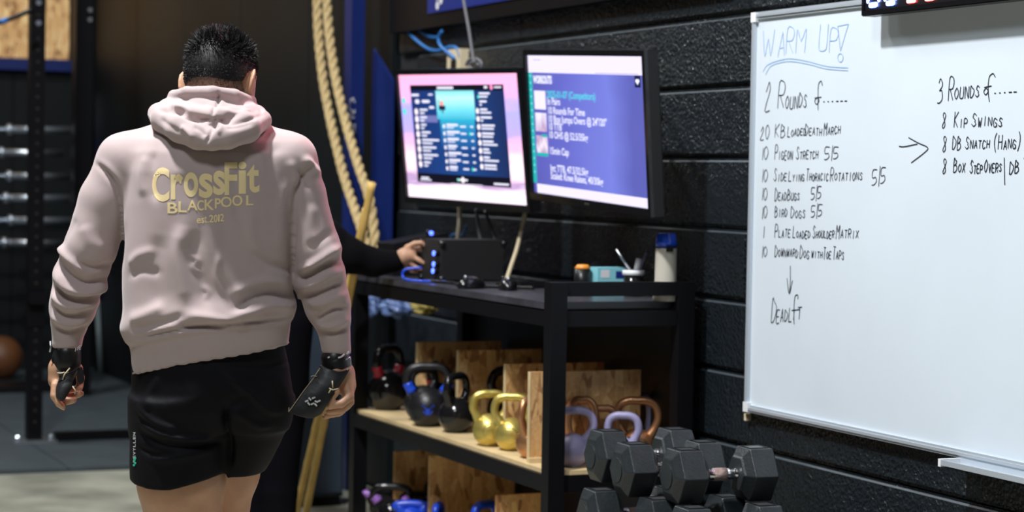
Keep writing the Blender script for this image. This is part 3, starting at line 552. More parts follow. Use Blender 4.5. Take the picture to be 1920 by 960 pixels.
FACE = math.atan2(.919, .393)
def kettlebell(loc, R, H, hw, tr, m, label, group, ring=None, turn=0, emblem=False, comp=False):
    e = empty('kettlebell', loc, FACE+turn, label, 'kettlebell', group)
    zc = R*.90; bm = bmesh.new(); prof = []
    for i in range(15):
        t = -PI/2+PI*i/14; r = R*math.cos(t); z = zc+R*math.sin(t)
        if z < 0: continue
        prof.append((max(r, .002), z))
    prof = [(prof[0][0]*.86, 0)]+prof
    lathe(bm, prof, 28); add('bell', bm, m, e, True)
    zb_ = zc+R*.62; pts = [(-hw*.50, 0, zb_-.012), (-hw*.80, 0, zb_+.018), (-hw, 0, zb_+(H-tr-zb_)*.50), (-hw*.86, 0, zb_+(H-tr-zb_)*.85), (-hw*.45, 0, H-tr), (0, 0, H-tr+.001)]
    pts += [(-x, y, z) for x, y, z in pts[:-1]][::-1]; C_ = catmull(pts, 4); n = len(C_)
    rs = [tr*(1+.55*max(0, 1-min(i, n-1-i)/5)) for i in range(n)]
    bm = bmesh.new(); tube(bm, C_, rs, 12); add('handle', bm, m, e, True)
    if ring:
        for k in (3, n-8):
            bm = bmesh.new(); tube(bm, C_[k:k+5], [r+.0022 for r in rs[k:k+5]], 12); add('colour_band', bm, ring, e, True)
    if emblem:
        bm = bmesh.new()
        for pl in (((-.022, .02), (-.007, .006), (-.004, -.022), (-.016, -.01)), ((.022, .02), (.016, -.01), (.004, -.022), (.007, .006)), ((-.006, .004), (.006, .004), (.004, -.018), (-.004, -.018))):
            bm.faces.new([bm.verts.new((x, -math.sqrt(R*R-x*x-z*z)-.0012, zc+z)) for x, z in pl])
        add('emblem', bm, 'blue', e)
    elif comp:
        bm = bmesh.new(); lathe(bm, [(R*.5, 0), (R*.48, .004), (R*.40, .005)], 20)
        for v in bm.verts: v.co = Vector((v.co.x, -math.sqrt(max(R*R-v.co.x**2-v.co.y**2, 0))*.985-v.co.z, zc+v.co.y))
        add('face_plate', bm, m, e, True)
    return e
gm = 'kettlebells on the middle shelf'
def kp(u, v, y=None):
    P = on(2, SZ, u, v)
    if y is not None: P = on(1, y, u, v)
    return (P[0], P[1], SZ)
kettlebell((-7.43, -.485, SZ), .075, .232, .078, .0155, 'kbblack', 'black kettlebell with blue handle bands and blue emblem, front of middle shelf', gm, 'blue', 0.05, True)
kettlebell((-7.60, -.44, SZ), .070, .205, .068, .015, 'kbblack', 'plain black kettlebell half hidden behind the blue emblem kettlebell', gm, None, .9)
kettlebell((-7.222, -.455, SZ), .066, .215, .062, .0145, 'kbgloss', 'small glossy black kettlebell seen sideways, left of the gold pair', gm, None, 1.0)
kettlebell((-7.13, -.27, SZ), .080, .245, .085, .017, 'kbgloss', 'large glossy black kettlebell behind the left gold one', gm, None, .2)
kettlebell((-6.835, -.487, SZ), .058, .190, .058, .0135, 'kbgold', 'left gold kettlebell of the gold pair', gm, None, .12, comp=True)
kettlebell((-6.70, -.462, SZ), .058, .192, .060, .0135, 'kbgold', 'right gold kettlebell of the gold pair, next to divider edge', gm, None, -.1, comp=True)
kettlebell((-8.00+.02, -.44, SZ), .082, .255, .060, .017, 'kbgloss', 'leftmost glossy black kettlebell with red bands on the middle shelf', gm, 'red', .75)
kettlebell((-7.87, -.28, SZ), .080, .250, .075, .017, 'kbgloss', 'glossy black kettlebell with red bands, second from the left end', gm, 'red', .9)
kettlebell((-7.72, -.33, SZ), .072, .215, .070, .015, 'kbgloss', 'glossy black kettlebell behind the plain black one', gm, 'red', 1.1)
kettlebell((-7.35, -.24, SZ), .075, .235, .070, .016, 'kbblack', 'black kettlebell with blue bands at the rear of middle shelf', gm, 'blue', .4)
kettlebell((-6.50, -.475, SZ), .055, .205, .060, .013, 'kbcop', 'copper kettlebell between the front divider and the rack post', gm, None, .9)
kettlebell((-6.275, -.435, SZ), .056, .190, .068, .0125, 'kblav', 'lavender kettlebell nearest the front post', gm, None, .05)
kettlebell((-6.245, -.27, SZ), .048, .172, .050, .0125, 'kblav', 'second lavender kettlebell, right of the first', gm, None, -.15)
kettlebell((-6.46, -.105, SZ), .045, .21, .040, .0125, 'kblav', 'third lavender kettlebell half behind the rightmost copper handle', gm, None, .5)
kettlebell((-6.31, -.188, SZ), .058, .212, .068, .0135, 'kbcop', 'rightmost copper kettlebell at the shelf end', gm, None, -.05)
kettlebell((-6.345, -.37, SZ), .04, .215, .045, .013, 'kbcop', 'copper kettlebell behind the first lavender one', gm, None, .1)
P = on(0, -6.33, 1133, 760); kettlebell((-6.34, P[1], SZ), .036, P[2]-SZ, .05, .012, 'kbcop', 'copper kettlebell between the two lavender ones, set back', gm, None, .3)
gb = 'kettlebells on the bottom shelf'
def kb_b(x, u, vt, R, hw, tr, m, label, ring=None, turn=0, y=None):
    P = on(0, x, u, vt); y = P[1] if y is None else y; kettlebell((x, y, BZ), R, P[2]-BZ, hw, tr, m, label, gb, ring, turn)
kb_b(-7.62, 757, 938, .055, .062, .016, 'kbblue', 'leftmost kettlebell with bright blue handle on the bottom shelf', None, 0, -.47)
kb_b(-7.42, 822, 941, .055, .045, .013, 'kbblue', 'blue kettlebell seen edge on beside the middle bottom divider', None, 1.35)
kb_b(-7.00, 910, 938, .060, .055, .015, 'kbblue', 'blue kettlebell right of the middle bottom divider', None, .8)
kb_b(-7.96, 672, 918, .055, .075, .015, 'kbgloss', 'black kettlebell with purple bands at far left of bottom shelf', 'purple', .1, -.46)
kb_b(-7.80, 722, 906, .055, .070, .015, 'kbgloss', 'black kettlebell with purple bands, second from left on the bottom shelf', 'purple', 0, -.485)
kb_b(-7.86, 740, 922, .050, .060, .013, 'kbgloss', 'small black kettlebell behind the leftmost blue handle', 'purple', .4, -.36)
kb_b(-7.86, 778, 898, .060, .075, .015, 'kbblack', 'black kettlebell in front of the farthest bottom divider', None, .1, -.235)

# things on the worktop
WZ = 1.05
e = empty('speaker_box', (-7.52, -.33, WZ), 0, 'black rubber cornered audio box with glowing blue knobs at its side', 'speaker')
sx0, sy0, sh = .10, .135, .155
e.location = (-7.51, -.325, WZ); e.rotation_euler = (0, 0, .12)
box('body', -.08, .08, -.13, .13, .008, sh, mat('speaker_cloth', (.012, .012, .013), .6), e, .008)
for x in (-.08, .08):
    for y in (-.13, .13):
        for z in (.012, sh-.014):
            bm = bmesh.new(); bmesh.ops.create_icosphere(bm, subdivisions=2, radius=.013); o = add('corner_bumper', bm, 'blackg', e, True); o.location = (x, y, z)
for z, x in ((.04, .05), (.065, .055), (.105, .055)):
    bm = bmesh.new(); tube(bm, [(x, -.13, z), (x, -.15, z)], .011, 12); k = add('knob', bm, 'blackg', e, True)
    bm = bmesh.new(); tube(bm, [(x, -.150, z), (x, -.152, z)], .009, 12); add('lit_ring', bm, 'ledb', k, True)
tag(tubeobj('blue_lead', [(-7.50, -.49, 1.10), (-7.53, -.545, 1.09), (-7.52, -.55, 1.058), (-7.42, -.52, 1.054), (-7.36, -.45, 1.056)], .005, 'kbblue'), 'short bright blue lead looping from the audio box onto the worktop', 'cable')
P = on(0, -7.93, 775, 450)
e = empty('sloping_mixer', (-7.93, P[1], WZ), .1, 'dark sloping mixer desk with a blue pilot light behind the reaching hand', 'mixer')
bm = bmesh.new(); v8 = bx(bm, -.07, .07, -.12, .12, 0, .15)
for v in bm.verts:
    if v.co.z > .1: v.co.z = .125+.045*(v.co.y+.12)/.24
add('body', bm, 'plastic', e, bevel=.006)
box('foot', -.06, .06, -.11, .11, -.0, .008, 'rubber', e, 0)
bm = bmesh.new(); tube(bm, [(.04, .05, .150), (.04, .05, .178)], .014, 12); k = add('knob', bm, 'plastic', e, True)
bm = bmesh.new(); tube(bm, [(.052, .05, .166), (.057, .05, .166)], .008, 12); add('lit_ring', bm, 'ledb', k)
def mouse(loc, rz, label, s=1):
    e = empty('computer_mouse', loc, rz, label, 'mouse', 'mice on the worktop')
    bm = bmesh.new(); bmesh.ops.create_icosphere(bm, subdivisions=3, radius=1)
    for v in bm.verts: v.co = Vector((v.co.x*.031*s, v.co.y*.056*s, max(v.co.z, -.15)*.034*s+.006))
    add('shell', bm, 'blackg', e, True); bm = bmesh.new(); tube(bm, [(-.004, -.026*s, .036*s), (.004, -.026*s, .036*s)], .007, 10); add('wheel', bm, 'steel', e, True)
P = on(2, WZ, 884, 541); mouse((P[0], P[1], WZ), .4, 'glossy black mouse at the worktop edge below the audio box', 1.1)
P = on(2, WZ, 942, 544); mouse((P[0], P[1]+.02, WZ), 1.2, 'glossy black rounded mouse left of the keyboard', 1.1)
P = on(2, WZ, 978, 537)
e = empty('keyboard', (P[0]+.04, P[1]+.10, WZ), math.radians(12), 'thin black keyboard lying on the worktop by the front post', 'keyboard')
box('base', -.075, .075, -.19, .17, 0, .014, 'plastic', e, .004)
bm = bmesh.new()
for i in range(5):
    for j in range(14): bx(bm, -.062+i*.025, -.042+i*.025, -.18+j*.0245, -.16+j*.0245, .014, .020)
add('keys', bm, 'blackg', e)['kind'] = 'stuff'
tag(tubeobj('black_lead', [(-7.42, -.50, 1.056), (-7.25, -.46, 1.056), (-7.12, -.49, 1.056), (-7.0, -.40, 1.056), (-6.9, -.30, 1.057)], .006, 'plastic'), 'black lead lying across the worktop behind the mice', 'cable')
e = empty('water_bottle', (-6.232, -.135, WZ), 0, 'pale grey flask with a bright blue lid on the rack corner', 'bottle')
bm = bmesh.new(); lathe(bm, [(.036, 0), (.040, .004), (.040, .03), (.035, .07), (.034, .165), (.034, .170)], 28); add('body', bm, 'bottle', e, True)
bm = bmesh.new(); lathe(bm, [(.0345, .171), (.0345, .174)], 28); add('seal_ring', bm, 'plastic', e, True)
bm = bmesh.new(); lathe(bm, [(.034, .174), (.0345, .19), (.031, .216), (.024, .219), (.004, .220)], 28); add('lid', bm, 'lid', e, True)
box('latch', -.002, .02, -.04, -.030, .160, .178, 'plastic', e, .003); e.rotation_euler = (0, 0, FACE)
e = empty('pen_pot', (-6.50, -.118, WZ), 0, 'dark pot with a white rim holding pens beside the flask', 'pot')
bm = bmesh.new(); lathe(bm, [(.030, 0), (.033, .070)], 20); add('body', bm, 'blackg', e, True); bm = bmesh.new(); lathe(bm, [(.0335, .070), (.037, .072), (.037, .086), (.031, .087)], 20); add('rim', bm, 'white', e, True)
for a, b, m_, lb in [((-.005, -.01, .088), (-.02, -.055, .155), 'steel', 'silver pen leaning left in the pot'), ((.0, .012, .088), (.0, .02, .125), 'white', 'short fat white marker in the pot'), ((.0, .022, .088), (.005, .045, .145), 'kblav', 'thin lilac pen leaning right in the pot')]:
    bm = bmesh.new(); tube(bm, [a, b], .0045 if 'fat' not in lb else .010, 8); o = add('pen', bm, m_, None, True); o.location = e.location; tag(o, lb, 'pen', 'pens in the pot')
e = empty('card_box', (-6.60, -.160, WZ), 0, 'small pale cyan printed card box on the worktop', 'box')
box('body', -.03, .03, -.055, .050, 0, .092, 'cyan', e, .003); box('print', .0301, .0308, -.043, -.012, .058, .084, 'whitep', e, 0); box('print', .0301, .0308, .012, .045, .056, .08, 'blueban', e, 0)
e = empty('tape_roll', (-6.62, -.248, WZ), 0, 'dark roll topped with orange left of the cyan box', 'tape')
bm = bmesh.new(); lathe(bm, [(.028, 0), (.028, .084)], 20); add('body', bm, 'plastic', e, True); bm = bmesh.new(); lathe(bm, [(.022, .084), (.028, .088), (.018, .10), (.003, .101)], 20); add('orange_top', bm, 'orange', e, True)
bm = bmesh.new(); bmesh.ops.create_icosphere(bm, subdivisions=3, radius=1)
for v in bm.verts: v.co = Vector((v.co.x*.04, v.co.y*.045, max(v.co.z, -.5)*.07+.035))
o = add('baseball_cap', bm, 'darkcloth', None, True); o.location = (-6.74, -.14, WZ); tag(o, 'rounded black cap lying behind the cyan box', 'cap')
# bags under the worktop
for i, (u, v, s, m_, lb) in enumerate([(692, 570, (.05, .05, .06), 'bag', 'crumpled pale blue plastic bag hanging at the left under the worktop'), (748, 572, (.06, .07, .045), 'bag', 'crumpled blue and white bag under the worktop, right of the first'), (795, 576, (.05, .05, .025), 'yellow', 'yellow cloth hanging under the worktop beam')]):
    P = on(1, -.16, u, v); bm = bmesh.new(); bmesh.ops.create_icosphere(bm, subdivisions=4, radius=1)
    rnd = [random.uniform(0, 6) for _ in range(9)]
    for vv in bm.verts:
        c = vv.co; f = 1+.16*math.sin(5*c.x+rnd[0]+3*c.z)+.12*math.sin(9*c.y+rnd[1]-4*c.x)+.10*math.sin(13*c.z+rnd[2]+6*c.y)
        vv.co = Vector((c.x*s[0]*f, c.y*s[1]*f, c.z*s[2]*f))
    tube(bm, [(0, 0, s[2]*.7), (.004, 0, s[2]*1.2), (0, 0, 1.036-(P[2]))], .006, 8); o = add('crumpled_bag', bm, m_, None, True); o.location = (P[0], -.16, P[2]); tag(o, lb, 'bag' if m_ == 'bag' else 'cloth')

# cables and junction box
P = on(1, -.02, 857, 113)
e = empty('junction_box', (P[0], 0, P[2]-.04), 0, 'cream junction box on the wall above the left television', 'socket')
box('case', -.075, .075, -.035, .004, 0, .085, 'cream', e, .006); box('opening', -.03, .03, -.037, -.034, .0, .04, 'plastic', e, 0)
def cable(label, pts, r, m, y=-.03, cat='cable'):
    Q = [on(1, (p[2] if len(p) > 2 else y), p[0], p[1]) for p in pts]; o0 = Q[0]
    e = tubeobj('cable', [tuple(q-o0) for q in Q], r, m); e.location = o0; tag(e, label, cat, 'cables around the screens')
cable('lower of two blue cables curling down to the cream junction box', [(747, 25), (752, 38), (770, 65), (800, 90), (822, 95), (845, 88), (858, 92), (863, 108)], .007, 'bluecable')
cable('upper blue cable joining the cream junction box', [(760, 10), (768, 30), (785, 55), (805, 68), (822, 69), (828, 60)], .007, 'bluecable', -.02)
cable('short blue cable drooping between the upper one and the junction box', [(829, 58), (822, 72), (828, 88), (846, 104), (852, 110)], .007, 'bluecable', -.04)
cable('thin grey cable dropping down the wall from the banner', [(866, -20), (872, 15), (880, 60), (886, 100), (890, 118)], .0065, 'greycable', -.06)
cable('coiled dark cable on the wall above the left screen', [(874, 122), (880, 112), (893, 110), (903, 118), (900, 130), (886, 130), (880, 122), (888, 116), (898, 122)], .006, 'greycable', -.05)
cable('cream cable bowing down from between the screens to the worktop', [(985, 398, -.12), (978, 430, -.13), (968, 470, -.16), (958, 500, -.2), (950, 524, -.24)], .008, 'creamcable')
cable('pale straight cable behind the audio box', [(862, 385, -.1), (861, 420, -.12), (857, 450, -.2), (855, 470, -.24)], .009, 'creamcable')
cable('dark cable dangling below the left screen', [(893, 392, -.1), (898, 430, -.1), (904, 465, -.12), (900, 500, -.16)], .007, 'greycable')
cable('black cable dangling right of the audio box', [(910, 395, -.1), (925, 440, -.1), (940, 480, -.12), (930, 515, -.16)], .007, 'plastic')
cable('small blue cable hooked behind the audio box', [(838, 452, -.1), (850, 440, -.1), (866, 440, -.1), (875, 424, -.1)], .005, 'bluecable')

# ================================================================ ROPES AND POLES
def rope(path, r, label):
    C_ = catmull(path, 14); e = empty('climbing_rope', C_[0], 0, label, 'rope', 'ropes beside the blue column')
    pts = [Vector(p) for p in C_]; L_ = [0]
    for a, b in zip(pts, pts[1:]): L_.append(L_[-1]+(b-a).length)
    # resample finely
    S_ = []; n = int(L_[-1]/.006)
    arr = np.array([list(p) for p in pts]); LL = np.array(L_)
    ss = np.linspace(0, LL[-1], n); X = np.stack([np.interp(ss, LL, arr[:, k]) for k in range(3)], 1)
    for k in range(3):
        strand = []
        for i in range(n):
            t = Vector(X[min(i+1, n-1)]-X[max(i-1, 0)]).normalized(); a = t.cross(Vector((1, 0, 0))).normalized(); b = t.cross(a)
            th = ss[i]*2*PI/.15+k*2*PI/3; strand.append(Vector(X[i])-Vector(C_[0])+(a*math.cos(th)+b*math.sin(th))*r*.52)
        bm = bmesh.new(); tube(bm, strand, r*.56, 7); add('strand', bm, 'rope', e, True)
YR = -.30
def up(pts): return [np.array([pts[0][0]-.06, pts[0][1]-.02, 5.8]), np.array([pts[0][0]-.05, pts[0][1]-.015, 4.2]), np.array([pts[0][0]-.02, pts[0][1]-.005, 2.9])]+pts
def rp(pts, dy=0): return [on(1, (p[2] if len(p) > 2 else YR)+dy, p[0], p[1]) for p in pts]
rope(up(rp([(594, -40), (597, 60), (606, 150), (623, 240), (645, 330), (668, 400), (684, 450), (690, 500)])), .021, 'left hanging twisted climbing rope, curving down towards the bamboo poles')
rope(up(rp([(612, -40), (617, 60), (630, 150), (650, 235), (672, 310), (692, 370), (701, 430), (703, 470), (695, 520)], .0)), .021, 'right hanging twisted climbing rope, passing behind the bamboo pole tops')
for (ut, vt, yt, ub, vb, yb, lb) in [(698, 341, -.66, 574, 960, -.72, 'right bamboo pole of the leaning pair, with the higher top'), (687, 390, -.62, 556, 960, -.70, 'left bamboo pole of the leaning pair, with the lower top')]:
    A_ = on(1, yt, ut, vt); B_ = on(1, yb, ub, vb); d = B_-A_; t = (0.0-A_[2])/d[2]; F_ = A_+d*t
    e = empty('bamboo_pole', F_, 0, lb, 'pole', 'bamboo poles leaning by the rack'); d2 = A_-F_
    bm = bmesh.new(); n = 9; pts = []; rs = []
    for i in range(n):
        a = i/n
        for q, rr in ((a+.003, .0155), (a+.02, .0142), (a+1/n-.02, .0142), (a+1/n-.003, .0155)): pts.append(d2*q); rs.append(rr)
    tube(bm, pts, rs, 14); add('cane', bm, 'pole', e, True)

# ================================================================ DUMBBELLS
def dumbbell(A_, B_, label, R=.083, hl=.106, roll=0):
    A_, B_ = Vector(A_), Vector(B_); c = (A_+B_)/2; ax = (B_-A_).normalized()
    half = .103
    e = empty('dumbbell', c, 0, label, 'dumbbell', 'rubber hex dumbbells in the stack')
    zz = Vector((0, 0, 1)); y = zz.cross(ax).normalized(); z = ax.cross(y)
    e.rotation_euler = Matrix((ax, y, z)).transposed().to_euler()
    for s in (-1, 1):
        bm = bmesh.new(); rings = []
        for off, rr in ((-.0535, .60), (-.047, .68), (-.030, 1.0), (.036, 1.0), (.050, .70), (.0535, .62)):
            rings.append([bm.verts.new((s*(half+off) if s > 0 else s*(half+off), R*rr*math.cos(k*PI/3+roll), R*rr*math.sin(k*PI/3+roll))) for k in range(6)])
        for P_, Q_ in zip(rings, rings[1:]):
            for k in range(6): bm.faces.new((P_[k], P_[(k+1) % 6], Q_[(k+1) % 6], Q_[k]))
        bm.faces.new(rings[0][::-1]); bm.faces.new(rings[-1]); bmesh.ops.recalc_face_normals(bm, faces=bm.faces)
        h = add('head', bm, 'rubber', e, bevel=.0025)
        zt = R*math.cos(PI/6); x0 = s*half; bm = bmesh.new()
        for a in ((-.026, .030, -.029, -.026), (-.026, .030, .026, .029), (-.026, -.023, -.026, .026), (.027, .030, -.026, .026)): bx(bm, x0+a[0], x0+a[1], a[2], a[3], zt-.001, zt+.0018)
        add('badge_frame', bm, 'plastic', h); box('badge', x0-.022, x0+.026, -.025, .025, zt-.001, zt+.0006, mat('badge_grey', (.05, .052, .055), .3), h, 0)
        bm = bmesh.new(); tube(bm, [(s*(half+.053), 0, 0), (s*(half+.0555), 0, 0)], R*.42, 20); add('end_disc', bm, 'rubber', h, bevel=0)
    bm = bmesh.new(); xs = [-.056, -.048, -.046, -.038, -.034, -.02, 0, .02, .034, .038, .046, .048, .056]; rs = [.0165, .0165, .014, .0145, .0155, .0168, .0175, .0168, .0155, .0145, .014, .0165, .0165]
    tube(bm, [(x, 0, 0) for x in xs], rs, 18); hd = add('handle', bm, 'chrome', e, True)
    bm = bmesh.new(); tube(bm, [(-.02, 0, 0), (0, 0, 0), (.02, 0, 0)], [.0175, .0182, .0175], 18); add('knurling', bm, mat('knurl', (.45, .33, .30), .45, .9, .6, 500), hd, True)
ZU, ZL = .640, .497
def dpt(x, u, z):
    # point at world x and height z seen at pixel column u
    v = 900
    for _ in range(8):
        P = on(0, x, u, v); v += (P[2]-z)*640
    return P
D = [(-5.58, 1139, 1264, ZU+.012, 'rear upper dumbbell, its right head highest in the stack', .0),
     (-5.405, 1180, 1325, ZU-.004, 'middle upper dumbbell with its left head nearest the camera', .0),
     (-5.225, 1280, 1416, ZU, 'front upper dumbbell with bare chrome grip in plain view', .0),
     (-5.50, 1128, 1250, ZL, 'lower dumbbell at the left end of the stack', .0),
     (-5.30, 1228, 1364, ZL, 'lower dumbbell in the middle of the stack', .0),
     (-5.13, 1298, 1430, ZL, 'lower dumbbell at the right end of the stack', .0)]
for x, u0, u1, z, lb, rl in D:
    A_ = dpt(x, u0, z); B_ = dpt(x+.01, u1, z); dumbbell(A_, B_, lb)
e = empty('dumbbell_rack', (-5.33, -.42, 0), 0, 'low black steel rack carrying the dumbbell stack', 'rack')
box('tray', -.40, .34, -.36, .30, .385, .424, 'black', e, .003)
for x in (-.38, .28):
    for y in (-.34, .24): box('leg', x, x+.05, y, y+.05, 0, .384, 'black', e, .003)
#FIGURES
# ================================================================ FIGURES (signed distance fields meshed with surface nets)
class Field:
    def __init__(s, lo, hi, h):
        s.h = h; s.lo = np.array(lo, float); s.n = (np.ceil((np.array(hi)-s.lo)/h)).astype(int)+1
        s.F = np.full(s.n, .5, np.float32)
    def sub(s, lo, hi, pad):
        a = np.maximum(np.floor((np.array(lo)-pad-s.lo)/s.h).astype(int), 0); b = np.minimum(np.ceil((np.array(hi)+pad-s.lo)/s.h).astype(int)+1, s.n)
        if np.any(b <= a): return None
        ax = [np.arange(a[i], b[i])*s.h+s.lo[i] for i in range(3)]
        G = np.meshgrid(*ax, indexing='ij', sparse=True)
        return (slice(a[0], b[0]), slice(a[1], b[1]), slice(a[2], b[2])), G
    def put(s, fn, lo, hi, k=.01, op='u'):
        r = s.sub(lo, hi, k+2.5*s.h)
        if r is None: return
        sl, (X, Y, Z) = r; d = fn(X, Y, Z); A = s.F[sl]
        if op == 'u':
            hh = np.clip(.5+.5*(A-d)/max(k, 1e-6), 0, 1); s.F[sl] = A+(d-A)*hh-k*hh*(1-hh)
        else:
            d = -d; hh = np.clip(.5-.5*(A-d)/max(k, 1e-6), 0, 1); s.F[sl] = A+(d-A)*hh+k*hh*(1-hh)
    def chain(s, pts, k=.01, op='u', sy=1.0):
        P = [np.array(p[:3], float) for p in pts]; Rr = [p[3] for p in pts]
        for i in range(len(P)-1):
            a, b, ra, rb_ = P[i], P[i+1], Rr[i], Rr[i+1]; ba = b-a; L2 = ba@ba+1e-12; m_ = max(ra, rb_)*max(1, sy)
            def fn(X, Y, Z):
                t = np.clip(((X-a[0])*ba[0]+(Y-a[1])*ba[1]+(Z-a[2])*ba[2])/L2, 0, 1)
                return np.sqrt((X-a[0]-t*ba[0])**2+((Y-a[1]-t*ba[1])/sy)**2+(Z-a[2]-t*ba[2])**2)-(ra+t*(rb_-ra))
            s.put(fn, np.minimum(a, b)-m_, np.maximum(a, b)+m_, k if i == 0 or op != 'u' else max(k*.5, .004), op)
    def ell(s, c, r, k=.01, op='u', rot=None):
        c = np.array(c, float); r = np.array(r, float); Mx = np.eye(3) if rot is None else np.array(rot); m_ = r.max()
        def fn(X, Y, Z):
            x, y, z = X-c[0], Y-c[1], Z-c[2]; q = [Mx[0, i]*x+Mx[1, i]*y+Mx[2, i]*z for i in range(3)]
            k0 = np.sqrt((q[0]/r[0])**2+(q[1]/r[1])**2+(q[2]/r[2])**2)+1e-9; k1 = np.sqrt((q[0]/r[0]**2)**2+(q[1]/r[1]**2)**2+(q[2]/r[2]**2)**2)+1e-9
            return k0*(k0-1)/k1
        s.put(fn, c-m_, c+m_, k, op)
    def loft(s, rows, k=.01, p=2.0, round_=.0):
        # rows: z, cx, cy, a, b
        Rw = np.array(sorted(rows)); z0, z1 = Rw[0, 0], Rw[-1, 0]
        def fn(X, Y, Z):
            cx, cy, a, b = [np.interp(Z, Rw[:, 0], Rw[:, i]) for i in range(1, 5)]
            q = ((np.abs(X-cx)/a)**p+(np.abs(Y-cy)/b)**p)**(1/p)
            return np.maximum((q-1)*np.minimum(a, b), np.maximum(Z-z1, z0-Z))
        lo = (min(Rw[:, 1]-Rw[:, 3]), min(Rw[:, 2]-Rw[:, 4]), z0); hi = (max(Rw[:, 1]+Rw[:, 3]), max(Rw[:, 2]+Rw[:, 4]), z1)
        s.put(fn, lo, hi, k)
    def mesh(s):
        F = s.F; S = F < 0; nx, ny, nz = F.shape
        act = np.zeros((nx-1, ny-1, nz-1), np.uint8)
        for dx in (0, 1):
            for dy in (0, 1):
                for dz in (0, 1): act += S[dx:nx-1+dx, dy:ny-1+dy, dz:nz-1+dz]
        mask = (act > 0) & (act < 8); idx = np.argwhere(mask); ID = np.full(mask.shape, -1, np.int64); ID[mask] = np.arange(len(idx))
        acc = np.zeros((len(idx), 3)); cnt = np.zeros(len(idx)); cor = [(a, b, c) for a in (0, 1) for b in (0, 1) for c in (0, 1)]
        val = {c: F[idx[:, 0]+c[0], idx[:, 1]+c[1], idx[:, 2]+c[2]].astype(float) for c in cor}
        for c in cor:
            for ax in range(3):
                if c[ax]: continue
                d = list(c); d[ax] = 1; d = tuple(d); a, b = val[c], val[d]; m_ = (a < 0) != (b < 0); t = np.where(m_, a/np.where(m_, a-b, 1), 0)
                P = np.array(c, float)[None]+np.zeros((len(idx), 3)); P[:, ax] += t
                acc[m_] += P[m_]; cnt[m_] += 1
        V = (idx+acc/cnt[:, None])*s.h+s.lo; Q = []
        for ax in range(3):
            sl0 = [slice(None)]*3; sl1 = [slice(None)]*3; sl0[ax] = slice(0, -1); sl1[ax] = slice(1, None)
            a = S[tuple(sl0)]; b = S[tuple(sl1)]; E_ = np.argwhere(a != b); o1, o2 = [(1, 2), (2, 0), (0, 1)][ax]
            E_ = E_[(E_[:, o1] > 0) & (E_[:, o2] > 0) & (E_[:, o1] < F.shape[o1]-1) & (E_[:, o2] < F.shape[o2]-1)]
            if not len(E_): continue
            ins = a[tuple(E_.T)]; c = []
            for (u, v) in ((-1, -1), (0, -1), (0, 0), (-1, 0)):
                q = E_.copy(); q[:, o1] += u; q[:, o2] += v; c.append(ID[tuple(q.T)])
            c = np.stack(c, 1); c[~ins] = c[~ins][:, ::-1]; Q.append(c)
        return V, np.concatenate(Q)
def vnormals(V, Q):
    n = np.cross(V[Q[:, 2]]-V[Q[:, 0]], V[Q[:, 3]]-V[Q[:, 1]]); N = np.zeros_like(V)
    for k in range(4): np.add.at(N, Q[:, k], n)
    return N/(np.linalg.norm(N, axis=1, keepdims=True)+1e-12)
def lap(V, Q, it, lam=.5, mask=None):
    E_ = np.concatenate([Q[:, [0, 1]], Q[:, [1, 2]], Q[:, [2, 3]], Q[:, [3, 0]]]); 
    for _ in range(it):
        A = np.zeros_like(V); c = np.zeros(len(V)); np.add.at(A, E_[:, 0], V[E_[:, 1]]); np.add.at(A, E_[:, 1], V[E_[:, 0]]); np.add.at(c, E_[:, 0], 1); np.add.at(c, E_[:, 1], 1)
        D_ = A/c[:, None]-V
        V = V+lam*D_*(1 if mask is None else mask[:, None])
    return V
def snoise(P, seed, f):
    rs = np.random.RandomState(seed); o = np.zeros(len(P))
    for k in range(7):
        d = rs.normal(size=3); d /= np.linalg.norm(d); o += np.sin(P@d*f*rs.uniform(.6, 1.5)+rs.uniform(0, 6))
    return o/7
class Frame:
    """Local frame of a standing figure: x to camera right, y away, z up."""
    def __init__(s, P):
        s.o = np.array([P[0], P[1], 0]); s.x = np.array([_R[0], _R[1], 0]); s.y = np.array([-_R[1], _R[0], 0]); s.B = np.stack([s.x, s.y, [0, 0, 1]])
        s.c = s.B@(CAM-s.o)
    def L(s, u, v, dy=0.0):
        d = s.B@ray(u, v); return s.c+d*(dy-s.c[1])/d[1]
    def rz(s): return math.atan2(s.x[1], s.x[0])
def folds(V, N, FR, strokes, dy, wfn):
    """Raise or sink cloth along strokes given as (points, width, height)."""
    disp = np.zeros(len(V))
    for pts, wd, am in strokes:
        P = np.array([FR.L(u, v, dy)[[0, 2]] for u, v in pts]); P = np.array(catmull([(*p,) for p in P], 5)) if len(P) > 2 else P
        best = np.full(len(V), 9.0); L_ = 0; tt = np.zeros(len(V)); tot = sum(np.linalg.norm(P[i+1]-P[i]) for i in range(len(P)-1))
        for i in range(len(P)-1):
            a, b = P[i], P[i+1]; ba = b-a; l = np.linalg.norm(ba); t = np.clip(((V[:, 0]-a[0])*ba[0]+(V[:, 2]-a[1])*ba[1])/(l*l+1e-12), 0, 1)
            d = np.hypot(V[:, 0]-a[0]-t*ba[0], V[:, 2]-a[1]-t*ba[1]); m_ = d < best; best[m_] = d[m_]; tt[m_] = (L_+t[m_]*l)/tot; L_ += l
        taper = np.clip(np.minimum(tt, 1-tt)*5+.15, 0, 1)
        disp += 1.35*am*np.exp(-(best/wd)**2)*taper
    return V+N*(disp*wfn)[:, None]
